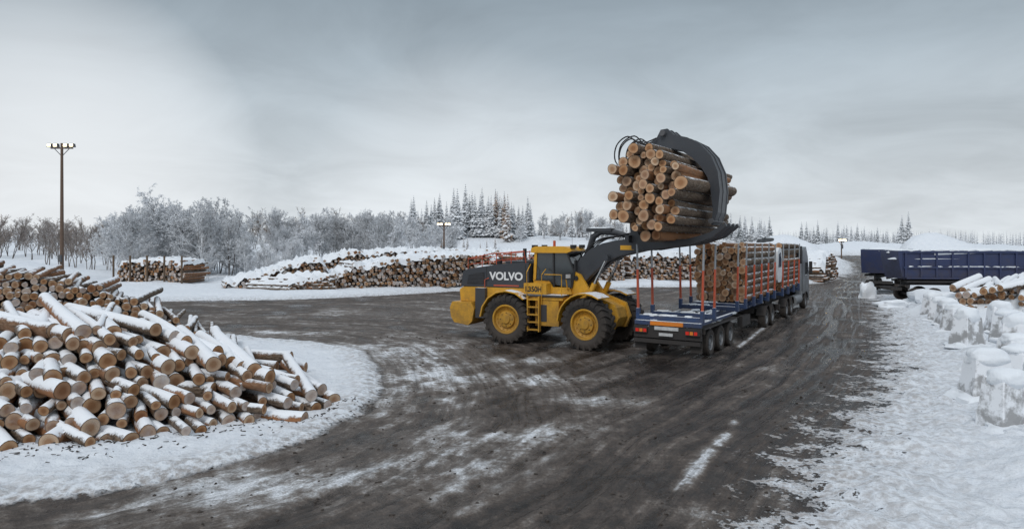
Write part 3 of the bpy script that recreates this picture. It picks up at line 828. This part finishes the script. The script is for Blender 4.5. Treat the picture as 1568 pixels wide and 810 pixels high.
H1 = lambda x: float(np.interp(x, [-18, -15, -13.2, -11.6, -10, -8.7, -7.8, -6.2, -5.2, -4.2], [1.65, 1.6, 1.65, 2.05, 2.1, 1.65, 1.4, 1.0, .72, .32]))
def ex1(M, rs):
    for (x, y, z, r) in ((-6.9, 20.4, .62, .19), (-7.2, 20.0, .42, .16), (-7.5, 20.8, .40, .17), (-7.1, 19.6, .25, .15), (-6.6, 20.9, .22, .16)):
        M.log((x, y, z), (x-4.5, y+rs.uniform(0, .9), z+.25), r, r*.9, 16, 4, .8)
    for i in range(16):
        x = -12.8+i*.40; y = 17.0+rs.uniform(-.9, .8); z = H1(x)+.02+rs.uniform(-.1, .12)
        a = rad(rs.uniform(122, 158)); r = rs.uniform(.13, .19)
        M.log((x+.9, y-.9, z-.25), (x+.9+4.2*math.cos(a), y-.9+4.2*math.sin(a), z+.10), r, r*.9, 16, 4, 1.05)
heap('log_pile', [(-17, 13.0), (-10.3, 13.2), (-8.1, 13.45), (-6.7, 14.7), (-5.2, 15.4), (-4.3, 16.8)], H1, ((-.30, 1), (-.85, .55)), .37, .275, .44, (.105, .20), 3, extra=ex1, spread=.25, snow=(.45, .95), jit=.38)
H2 = lambda x: .93*float(np.interp(x, [-26, -21, -17.2, -15, -13, -11.9, -10.6, -9.5], [3.9, 3.7, 3.35, 2.9, 2.15, 1.65, 1.0, .3]))
heap('log_pile', [(-27, 20.3), (-17, 21.0), (-9.4, 22.6)], H2, ((-.5, .86), (-.5, .86)), .27, .225, .16, (.09, .155), 8, n=12, rings=2, snow=(.3, .65), tilt=(-.02, .05), spread=.12, jit=.16)

# ------------------------------------------------------------------ far stacks
def stack(name, a, b, Hf, back, length, r, seed, snow=(.5, 1.0), cap=True, n=9, dback=.03, capth=.24, ends=None):
    rs = random.Random(seed); M = MB()
    A = Vector(a); B = Vector(b); T = (B-A).length; d = (B-A)/T; bk = Vector(back).normalized()
    dz = r*1.72; layer = 0
    zb = min(gz(*a), gz(*b), gz((a[0]+b[0])/2, (a[1]+b[1])/2))-.05
    while layer < 40:
        zc = r+layer*dz; s = (layer % 2)*r; cnt = 0
        while s < T:
            H = Hf(s/T)
            if zc < H:
                cnt += 1
                e = A+d*s+bk*(rs.uniform(-.4, .4)+layer*dback)
                aa = rs.gauss(0, .03)
                dd = Vector((bk.x*math.cos(aa)-bk.y*math.sin(aa), bk.x*math.sin(aa)+bk.y*math.cos(aa), rs.uniform(-.01, .01)))
                q = r*rs.uniform(.65, 1.15)
                top = 1 if H-zc < dz*1.6 else .72
                M.log((e.x, e.y, zb+zc+rs.uniform(-.05, .05)), (e.x+dd.x*length, e.y+dd.y*length, zb+zc+dd.z*length), q, q*.9, n, 1, rs.uniform(*snow)*top, bothcaps=False)
            s += 2*r*rs.uniform(.95, 1.18)
        if cnt == 0: break
        layer += 1
    if cap:
        nu = int(T/.2)+2; nv = 16; vs = []; fs = []
        for j in range(nv):
            v = j/(nv-1); off = -.25+v*(length+.1)
            for i in range(nu):
                s = i/(nu-1); H = Hf(s)
                w = A+d*(s*T)+bk*(off+H*dback/dz)
                nz = mn.fractal(Vector((w.x*1.5, w.y*1.5, seed)), .8, 2, 4)
                z = zb+H+r*.3+capth*(.4+1.4*nz)
                if j == 0: z -= .40+.6*nz
                if j == nv-1: z -= .4
                if i in (0, nu-1): z -= .3
                vs.append((w.x, w.y, z))
        for j in range(nv-1):
            for i in range(nu-1): fs.append((j*nu+i, j*nu+i+1, (j+1)*nu+i+1, (j+1)*nu+i))
        M.add(vs, fs, 2)
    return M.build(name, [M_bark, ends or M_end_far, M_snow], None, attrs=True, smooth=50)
def prof(xs, hs, w=.15, sd=0):
    return lambda s: float(np.interp(s, xs, hs))+w*mn.noise(Vector((s*14, sd, 0)))+w*.5*mn.noise(Vector((s*43, sd, 5)))
stack('log_pile', (-24.0, 54.5), (-15.5, 56.0), prof([0, .2, .5, .75, .9, 1], [.3, .9, 1.6, 2.3, 2.5, 1.2], .35, 1), (-.45, .9), 5, .15, 21)
stack('log_pile', (-18.4, 52.5), (-14.2, 53.2), prof([0, .3, 1], [.4, .8, 1.3], .15, 9), (-.95, .35), 4, .14, 31)
stack('log_pile', (-14.6, 54.0), (-1.0, 60.0), prof([0, .1, .3, .45, .6, .8, 1], [1.2, 1.9, 2.2, 2.6, 2.7, 2.9, 2.6], .45, 2), (-.42, .9), 5, .16, 22)
stack('log_pile', (-20.0, 66.0), (-7.0, 70.0), prof([0, .2, .6, 1], [1.7, 2.6, 3.0, 3.0], .5, 3), (-.4, .9), 5, .17, 23)
stack('log_pile', (-6.0, 71.0), (8.0, 74.0), prof([0, .5, 1], [2.8, 2.6, 2.3], .4, 3), (-.4, .9), 5, .17, 43)
stack('log_pile', (0.5, 63.0), (11.5, 66.0), prof([0, .3, .7, 1], [2.6, 2.9, 2.4, 2.3], .3, 4), (-.35, .9), 5, .16, 24)
stack('log_pile', (12.2, 66.5), (21.0, 67.5), prof([0, .3, .7, 1], [2.5, 2.7, 2.6, 2.4], .3, 5), (-.3, .9), 5, .16, 25)
stack('log_pile', (22.5, 70), (30.5, 74.0), prof([0, .3, .7, 1], [2.2, 2.6, 2.6, 2.0], .2, 5), (-.5, .9), 5, .16, 26)
stack('log_pile', (33.0, 69.0), (38.5, 77.5), prof([0, .2, .8, 1], [1.6, 2.9, 3.1, 2.6], .2, 6), (-.9, .3), 5, .16, 27)
stack('log_pile', (-38.0, 63.0), (-30.8, 61.0), prof([0, .3, .7, 1], [1.9, 2.2, 2.3, 2.0], .2, 7), (.1, 1), 4, .14, 28, capth=.12, snow=(.3, .7))
M = MB()
for i in range(5):
    x = -38.2+i*1.9; y = 62.6-i*.52
    M.cyl((x, y, 0), (x, y, 3.0), .09, n=8, m=0)
M.build('stack_posts', [paint('weathered_wood', (.12, .08, .05), .9, .4)])
HR = prof([0, .3, .6, 1], [1.3, 1.8, 2.2, 2.4], .3, 12)
stack('log_pile', (22.6, 34.0), (26.6, 29.0), HR, (.85, .52), 5.0, .17, 40, snow=(1.0, 1.3), cap=False, n=14, dback=.18, ends=M_end)
M = MB(); rs = random.Random(77)
for i in range(75):
    x = 23.5+rs.random()*9; y = 31+rs.random()*6; z = 1.6+rs.random()*.5+(x-23)*.05
    a = rad(rs.uniform(10, 60)); r = rs.uniform(.13, .2); Ln = rs.uniform(2.5, 4.5)
    M.log((x, y, z-.1), (x+Ln*math.cos(a), y+Ln*math.sin(a), z+rs.uniform(-.1, .5)), r, r*.9, 12, 3, 1.4)
M.build('log_pile', [M_bark, M_end, M_snow], None, attrs=True, smooth=50)
def heapsnow(name, cx, cy, sx, sy, h, seed):
    M = MB(); n = 60; vs = []; fs = []
    for j in range(n):
        for i in range(n):
            u = -1+2*i/(n-1); v = -1+2*j/(n-1)
            w = max(0, 1-(abs(u)**3))*max(0, 1-(abs(v)**3)); x = cx+u*sx; y = cy+v*sy
            vs.append((x, y, -.2+(h+.2)*w**.6+.25*mn.fractal(Vector((x*.9, y*.9, seed)), 1, 2, 4)*w))
    for j in range(n-1):
        for i in range(n-1): fs.append((j*n+i, j*n+i+1, (j+1)*n+i+1, (j+1)*n+i))
    M.add(vs, fs, 0); M.build(name, [M_snow])
heapsnow('snow_bank', 29, 34.5, 6.5, 4.2, 1.8, 3)

# ------------------------------------------------------------------ concrete blocks
for i, (x, y, w, h, rz) in enumerate([(10.85, 14.35, .46, 1.15, 12), (12.35, 17.0, .52, 1.15, -8), (17.7, 25.4, .52, 1.25, 20), (19.9, 29.3, .50, 1.2, 8), (21.5, 32.2, .5, 1.15, -5), (23.2, 36.0, .5, 1.15, 10), (14.1, 18.2, .5, 1.0, 30), (12.6, 15.4, .5, 1.0, -25), (16.4, 21.2, .52, 1.2, 40), (19.4, 25.6, .5, 1.2, 15), (21.3, 28.5, .5, 1.2, -10), (12.9, 12.6, .5, .9, 20), (15.0, 19.4, .5, 1.1, 0), (22.3, 34.0, .5, 1.1, 25), (18.0, 22.4, .5, 1.2, 5)]):
    M = MB(); z0 = gz(x, y)-.1
    vs = []; ww = w
    for z, k in ((0, 1.0), (h*.30, .98), (h*.45, .88), (h*.92, .78), (h, .70)):
        for sx, sy in ((-1, -1), (1, -1), (1, 1), (-1, 1)): vs.append((sx*ww*k, sy*ww*.75*k, z))
    fs = [(j*4+e, j*4+(e+1) % 4, j*4+4+(e+1) % 4, j*4+4+e) for j in range(4) for e in range(4)]+[(0, 3, 2, 1), (16, 17, 18, 19)]
    M.add(vs, fs, 0)
    M.lump((0.02, 0, h-.04), ww*.86, ww*.70, .22+.06*(i % 3), 1, 24, 12, .09, seed=i*2.3, p=.65)
    M.lump((0.05, -.05, .0), ww*1.5, ww*1.4, .24, 1, 24, 8, .25, seed=i*5.3)
    o = M.build('concrete_block', [M_conc, M_snow], None, (x, y, z0), rad(rz), bevel=.05)

# ------------------------------------------------------------------ dump trailers
def dumper(loc, rz, Lg=8.2, W=2.5):
    e = empty('dump_trailer', loc, rad(rz)); M = MB()
    z0, z1 = 1.6, 3.5
    hw = W/2
    M.prism([(0, z0+.15), (.25, z0), (Lg-.25, z0), (Lg, z0+.15), (Lg, z1), (0, z1)], -hw, -hw+.06, 0)
    M.prism([(0, z0+.15), (.25, z0), (Lg-.25, z0), (Lg, z0+.15), (Lg, z1), (0, z1)], hw-.06, hw, 0)
    M.box(0, .06, -hw+.06, hw-.06, z0+.15, z1, 0); M.box(Lg-.06, Lg, -hw+.06, hw-.06, z0+.15, z1, 0); M.box(.06, Lg-.06, -hw+.06, hw-.06, z0, z0+.1, 0)
    for s in (-1, 1):
        a, b = min(s*hw, s*(hw+.09)), max(s*hw, s*(hw+.09))
        M.box(-.05, Lg+.05, a-.02, b+.02, z1-.14, z1+.03, 0)
        M.box(0, Lg, a, b, z0+.72, z0+.84, 0); M.box(.2, Lg-.2, a, b, z0, z0+.12, 0)
        nr = 9
        for i in range(nr):
            x = .1+i*(Lg-.3)/(nr-1); M.box(x, x+.12, a-.001, b+.001, z0+.12, z1-.14, 0)
    M.prism([(-.05, z0), (-.35, z1-.4), (-.35, z1+.02), (-.05, z1+.02)], -hw-.1, hw+.1, 0)
    M.build('tipping_body', [M_navy], e, bevel=.015)
    M = MB()
    M.box(.2, Lg, -.5, -.38, 1.15, 1.55, 0); M.box(.2, Lg, .38, .5, 1.15, 1.55, 0); M.box(.3, Lg-.3, -1.2, 1.2, 1.35, 1.5, 0)
    for t in (.9, 2.1, Lg-2.0, Lg-.8):
        for s in (-1, 1):
            M.T = Matrix.Translation((t, s*1.05, .5)); h = .17
            M.lathe([(.28, -h), (.44, -h), (.5, -h*.6), (.5, h*.6), (.44, h), (.28, h)], 24, 1); M.lathe([(.29, s*h*.9), (.12, s*h*.3), (.001, s*h*.6)], 20, 2)
        M.T = None
        M.cyl((t, -1, .5), (t, 1, .5), .08, n=8, m=0)
    M.box(3.2, 4.8, -1.2, -.8, .7, 1.3, 0); M.box(-.6, .1, -.9, .9, .8, 1.0, 0)
    M.build('undercarriage', [M_black, M_rubber, M_black], e)
    M = MB()
    for s in (-1, 1):
        for i in range(9): M.lump((.5+i*Lg/9, s*(hw+.03), z1+.03), Lg/15*R.uniform(.5, 1.1), .09, .07, 0, 12, 6, .3, seed=i)
    for i in range(9): M.lump((.5+i*Lg/9, -hw-.03, z0+.84), Lg/18*R.uniform(.3, 1.1), .06, .05, 0, 12, 6, .3, seed=i+30)
    M.lump((Lg/2, 0, z1-.35), Lg/2-.1, hw-.1, .5, 0, 24, 10, .25, seed=9)
    M.build('snow_load', [M_snow], e)
dumper((26.7, 45.6, .15), -7)
dumper((35.7, 43.8, .15), -4, 9)
dumper((29.6, 52.5, .15), 50, 6)
for (x, y, sx, h) in ((27.0, 49.5, .6, 1.0), (24.9, 42.6, .9, .35), (28.0, 43.4, 1.6, .7), (31.5, 43.0, 2.0, .75)):
    M = MB(); M.lump((x, y, gz(x, y)), sx, sx*.7, h, 0, 24, 10, .3, seed=x); M.build('snow_mound', [M_snow])

# ------------------------------------------------------------------ poles
M_wood = paint('pole_wood', (.13, .085, .06), .85, .3)
def pole(x, y, ztop, r, arm=.7, lit=True):
    z0 = gz(x, y)-.3
    M = MB()
    M.cyl((x, y, z0), (x, y, ztop), r, r*.62, 12, 0)
    M.box(x-arm, x+arm, y-.06, y+.06, ztop-.55, ztop-.43, 0)
    M.cyl((x-arm*.7, y, ztop-.5), (x, y, ztop-1.3), .035, n=6, m=1); M.cyl((x+arm*.7, y, ztop-.5), (x, y, ztop-1.3), .035, n=6, m=1)
    M.box(x-.16, x+.16, y-r-.18, y-r+.02, z0+2.0, z0+2.7, 1)
    for dx in (-arm, -arm*.45, arm*.45, arm):
        M.prism([(x+dx-.24, ztop-.40), (x+dx+.24, ztop-.40), (x+dx+.17, ztop-.05), (x+dx-.17, ztop-.05)], y-.28, y+.1, 1)
        M.box(x+dx-.16, x+dx+.16, y-.295, y-.282, ztop-.34, ztop-.13, 2)
    M.build('light_pole', [M_wood, M_steel, M_lamp])
pole(-44.8, 65, 14.1, .19, 1.1)
pole(-10.1, 97, 7.2, .17, .8)
pole(56.5, 112, 4.9, .12, .5)

# ------------------------------------------------------------------ trees
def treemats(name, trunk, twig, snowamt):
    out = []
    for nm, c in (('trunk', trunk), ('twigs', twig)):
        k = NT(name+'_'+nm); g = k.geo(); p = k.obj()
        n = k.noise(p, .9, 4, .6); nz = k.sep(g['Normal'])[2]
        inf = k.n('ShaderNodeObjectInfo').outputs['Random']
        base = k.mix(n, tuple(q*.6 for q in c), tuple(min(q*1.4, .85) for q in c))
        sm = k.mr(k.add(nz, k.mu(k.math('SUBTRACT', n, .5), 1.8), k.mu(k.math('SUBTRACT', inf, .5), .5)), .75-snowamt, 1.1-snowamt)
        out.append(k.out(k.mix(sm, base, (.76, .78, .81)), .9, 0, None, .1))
    return out
TM_frost = treemats('frosted', (.14, .125, .115), (.50, .50, .50), 1.0)
TM_bare = treemats('bare', (.15, .13, .12), (.28, .24, .215), .22)
TM_spr = treemats('spruce', (.10, .09, .08), (.085, .105, .105), .58)
TM_larch = treemats('larch', (.13, .10, .08), (.36, .23, .14), .35)
TM_far = treemats('hazy_far_forest', (.20, .20, .21), (.19, .21, .225), .42)  # paler greys: distance haze put into the tree colours, no fog volume

def seg3(V, Fc, MI, p, q, r0, r1, m):
    a = (q-p)
    if a.length < 1e-5: return
    a.normalize(); u = a.orthogonal().normalized(); w = a.cross(u); o = len(V)
    for c, r in ((p, r0), (q, r1)):
        for k in range(3):
            t = 2.0944*k; V.append(c+(u*math.cos(t)+w*math.sin(t))*r)
    for k in range(3): Fc.append((o+k, o+(k+1) % 3, o+3+(k+1) % 3, o+3+k)); MI.append(m)
def decid_mesh(name, seed, h, mats, stems=3, dens=1.0, thick=1.0, leaf=0, wide=1.0):
    rs = random.Random(seed); V = []; Fc = []; MI = []
    def branch(p, d, Ln, r, depth):
        n = 4 if depth < 2 else 2
        pts = [p]; dd = d.copy()
        for i in range(n):
            dd = (dd+Vector((rs.gauss(0, .12), rs.gauss(0, .12), rs.gauss(.05, .06)))).normalized()
            pts.append(pts[-1]+dd*Ln/n)
        for i in range(n):
            ra = r*(1-i/n*.75); rb = r*(1-(i+1)/n*.75)
            seg3(V, Fc, MI, pts[i], pts[i+1], ra, rb, 0 if depth < 2 else 1)
        if depth >= 4: return
        cnt = {0: int(14*dens), 1: int(8*dens), 2: int(5*dens), 3: 3}[depth]
        for c in range(cnt):
            t = rs.uniform(.22 if depth == 0 else .12, 1.0); i = min(int(t*n), n-1); q = pts[i].lerp(pts[i+1], t*n-i)
            ax = (pts[i+1]-pts[i]).normalized(); u = ax.orthogonal().normalized()
            u = Matrix.Rotation(rs.uniform(0, 6.28), 3, ax) @ u
            ang = rad(rs.uniform(25, 60))*wide
            nd = (ax*math.cos(ang)+u*math.sin(ang)).normalized()
            nl = Ln*rs.uniform(.30, .52)*(1.15-t*.55)
            branch(q, nd, nl, max(r*.42, .014*thick), depth+1)
            if leaf and depth >= 2:
                for _ in range(leaf):
                    e = q+nd*nl*rs.random()+Vector((rs.gauss(0, .08), rs.gauss(0, .08), rs.gauss(0, .06))); sz = rs.uniform(.03, .085)
                    o = len(V); a = Vector((rs.gauss(0, 1), rs.gauss(0, 1), rs.gauss(0, .4))).normalized()*sz; b = a.orthogonal().normalized()*sz*.7
                    V.extend([e-a, e+b, e+a, e-b]); Fc.append((o, o+1, o+2, o+3)); MI.append(1)
    for s in range(stems):
        a = rs.uniform(0, 6.28); lean = rs.uniform(.05, .30) if stems > 1 else .04
        branch(Vector((math.cos(a)*.2, math.sin(a)*.2, 0)), Vector((math.cos(a)*lean, math.sin(a)*lean, 1)).normalized(), h*rs.uniform(.72, .95), .10*h/9, 0)
    me = bpy.data.meshes.new(name); me.from_pydata([tuple(v) for v in V], [], Fc)
    for m in mats: me.materials.append(m)
    me.polygons.foreach_set('material_index', MI); me.update()
    return me
def spruce_data(rs, h, V, Fc, MI, off=Vector((0, 0, 0)), whorls=16, per=9, w=.2, gap=.0):
    seg3(V, Fc, MI, off, off+Vector((0, 0, h)), h*.013, .01, 0)
    for i in range(whorls):
        t = .08+.90*i/(whorls-1)
        R0 = h*w*(1-t)**.85*rs.uniform(.75, 1.15)+.05*h/10
        for k in range(per):
            if rs.random() < gap: continue
            a = 6.283*k/per+rs.uniform(-.3, .3)+i; r = R0*rs.uniform(.6, 1.15); z = h*t+rs.uniform(-.3, .3)*h/whorls*.7
            c = Vector((math.cos(a), math.sin(a), 0)); s = Vector((-c.y, c.x, 0)); wd = r*rs.uniform(.18, .30)+.03
            base = off+Vector((0, 0, z)); m1 = base+c*r*.55+Vector((0, 0, -.05*r)); tip = base+c*r+Vector((0, 0, -.30*r-.05))
            o = len(V)
            V.extend([base, m1+s*wd+Vector((0, 0, -.16*r)), tip, m1-s*wd+Vector((0, 0, -.16*r)), m1+Vector((0, 0, .05*r)), m1+s*wd*1.6-c*r*.15+Vector((0, 0, -.4*r)), m1-s*wd*1.6-c*r*.1+Vector((0, 0, -.4*r))])
            for f in ((0, 1, 4), (1, 2, 4), (2, 3, 4), (3, 0, 4), (0, 5, 1), (0, 3, 6)): Fc.append(tuple(o+q for q in f)); MI.append(1)
def tomesh(name, V, Fc, MI, mats):
    me = bpy.data.meshes.new(name); me.from_pydata([tuple(v) for v in V], [], Fc)
    for m in mats: me.materials.append(m)
    me.polygons.foreach_set('material_index', MI); me.update(); return me
def inst(name, me, x, y, s, rz, z=None):
    o = bpy.data.objects.new(name, me); COL.objects.link(o)
    o.location = (x, y, (gz(x, y)-.15) if z is None else z); o.rotation_euler[2] = rz; o.scale = (s, s, s*R.uniform(.92, 1.08))
frost = [decid_mesh('frosted_tree', 100+i, 9.5, TM_frost, 3+i % 2, 1.0, 1.6, 1) for i in range(3)]
bare = [decid_mesh('bare_tree', 200+i, 8, TM_bare, 2, .9, 1.5, 0, .8) for i in range(3)]
spr = []
for i in range(4):
    V = []; Fc = []; MI = []; spruce_data(random.Random(300+i), 11, V, Fc, MI, whorls=24, per=11, w=.20+.03*(i % 2), gap=.08); spr.append(tomesh('spruce', V, Fc, MI, TM_spr))
V = []; Fc = []; MI = []; spruce_data(random.Random(399), 11, V, Fc, MI, whorls=20, per=9, w=.20, gap=.2); larch = tomesh('larch', V, Fc, MI, TM_larch)
def grove(name, meshes, n, t0, t1, y0, y1, s0, s1, seed, prof_=None):
    # t0..t1: bearing of the grove, in thousandths of x/y
    rs = random.Random(seed)
    for i in range(n):
        f = (i+rs.random())/n; y = rs.uniform(y0, y1); t = (t0+(t1-t0)*f-784)/1000
        s = rs.uniform(s0, s1)*(prof_(f) if prof_ else 1)
        inst(name, rs.choice(meshes), t*y, y, s, rs.uniform(0, 6.28))
grove('frosted_tree', frost, 20, 165, 375, 70, 84, .72, .98, 1, lambda f: .78+.22*math.sin(math.pi*f))
grove('frosted_tree', frost, 22, 415, 615, 86, 104, .60, .84, 2)
grove('frosted_tree', frost, 16, 560, 700, 108, 128, .5, .75, 12)
grove('frosted_tree', frost, 10, 780, 960, 135, 150, .4, .65, 22)
grove('frosted_shrub', frost, 16, 270, 480, 66, 80, .22, .42, 3)
grove('bare_tree', bare, 28, -30, 175, 100, 135, .75, .95, 4)
grove('bare_tree', bare, 18, 380, 640, 112, 140, .75, 1.0, 5)
grove('bare_tree', bare, 12, 60, 200, 82, 95, .6, .82, 6)
grove('spruce_tree', spr, 38, 628, 815, 140, 162, .68, 1.0, 7, lambda f: .85+.25*math.sin(math.pi*min(1, f*1.1)))
grove('larch_tree', [larch], 4, 758, 782, 138, 146, .85, .95, 8)
grove('spruce_tree', spr, 32, 800, 965, 165, 200, .55, .9, 9)
grove('bare_tree', bare, 12, 840, 960, 150, 170, .7, .9, 19)
grove('spruce_tree', spr, 18, 1110, 1180, 190, 230, .7, 1.0, 10)
grove('spruce_tree', spr, 28, 1225, 1375, 210, 250, .5, .9, 11)
for px, s in ((1381, .62), (1391, .66)): inst('spruce_tree', spr[1], (px-784)*.15, 150, s*1.05, px)
grove('larch_shrub', [larch], 10, 640, 760, 120, 132, .2, .4, 15)
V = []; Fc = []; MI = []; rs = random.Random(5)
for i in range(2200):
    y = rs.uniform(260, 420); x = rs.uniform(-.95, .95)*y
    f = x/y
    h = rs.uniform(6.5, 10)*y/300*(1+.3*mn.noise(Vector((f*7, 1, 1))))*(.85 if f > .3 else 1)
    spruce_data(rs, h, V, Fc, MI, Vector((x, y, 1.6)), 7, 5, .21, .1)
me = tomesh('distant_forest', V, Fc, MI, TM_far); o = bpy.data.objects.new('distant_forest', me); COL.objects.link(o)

# ------------------------------------------------------------------ world, sun, camera
k = NT('World', True); scene.world = k.m
tc = k.n('ShaderNodeTexCoord').outputs['Generated']; sx = k.sep(tc)
zz = k.math('MAXIMUM', sx[2], 0.0)
den = k.math('ADD', zz, .22)
cv = k.comb(k.math('DIVIDE', sx[0], den), k.math('DIVIDE', sx[1], den), 0.0)
c1 = k.noise(cv, .55, 5, .5, .3); c2 = k.noise(cv, 1.6, 6, .58, .7)
g = k.ramp(zz, [(0, (.73, .775, .81)), (.06, (.69, .74, .78)), (.15, (.56, .62, .665)), (.26, (.395, .460, .510)), (.36, (.28, .340, .388)), (.6, (.49, .56, .63)), (1, (.90, .98, 1.07))])
cl = k.add(k.mu(c1, .55), k.mu(c2, .45))
g = k.mul(g, k.ramp(cl, [(.32, .76), (.5, 1.0), (.68, 1.22)]))
def glow(b, el, wdt, amt):
    d = Vector((b, 1, el)).normalized()
    dt = k.n('ShaderNodeVectorMath', {'operation': 'DOT_PRODUCT'}, i0=tc, i1=tuple(d)).outputs['Value']
    return k.mr(dt, math.cos(wdt), 1.0, 0, amt)
gl = k.add(glow(-.69, .12, .24, .60), glow(-.06, .04, .26, .30))
g = k.mix(gl, g, (.96, .98, 1.0))
sky = k.n('ShaderNodeTexSky', {'sky_type': 'NISHITA', 'sun_disc': False, 'sun_elevation': rad(42), 'sun_rotation': rad(205), 'dust_density': 4.0}).outputs[0]
bg1 = k.n('ShaderNodeBackground', None, Color=g, Strength=.97)
bg2 = k.n('ShaderNodeBackground', None, Color=sky, Strength=.006)
ad = k.n('ShaderNodeAddShader', None, i0=bg1.outputs[0], i1=bg2.outputs[0])
o = k.n('ShaderNodeOutputWorld'); k.t.links.new(ad.outputs[0], o.inputs[0])
sd = bpy.data.lights.new('sun', 'SUN'); sd.energy = 1.1; sd.angle = rad(18); sd.color = (1, .975, .945)
so = bpy.data.objects.new('sun', sd); COL.objects.link(so)
dirv = Vector((math.sin(rad(25))*math.cos(rad(42)), math.cos(rad(25))*math.cos(rad(42)), -math.sin(rad(42))))
so.rotation_euler = dirv.to_track_quat('-Z', 'Y').to_euler()
cd = bpy.data.cameras.new('camera'); co = bpy.data.objects.new('camera', cd); COL.objects.link(co)
cd.lens = 36*1000/1568; cd.sensor_width = 36; cd.shift_y = -33/1568
cd.clip_end = 9000; cd.clip_start = .1
co.location = (0, 0, 4.2); co.rotation_euler = (rad(90), 0, 0)
scene.camera = co
scene.view_settings.view_transform = 'Standard'; scene.view_settings.look = 'None'; scene.view_settings.exposure = 0
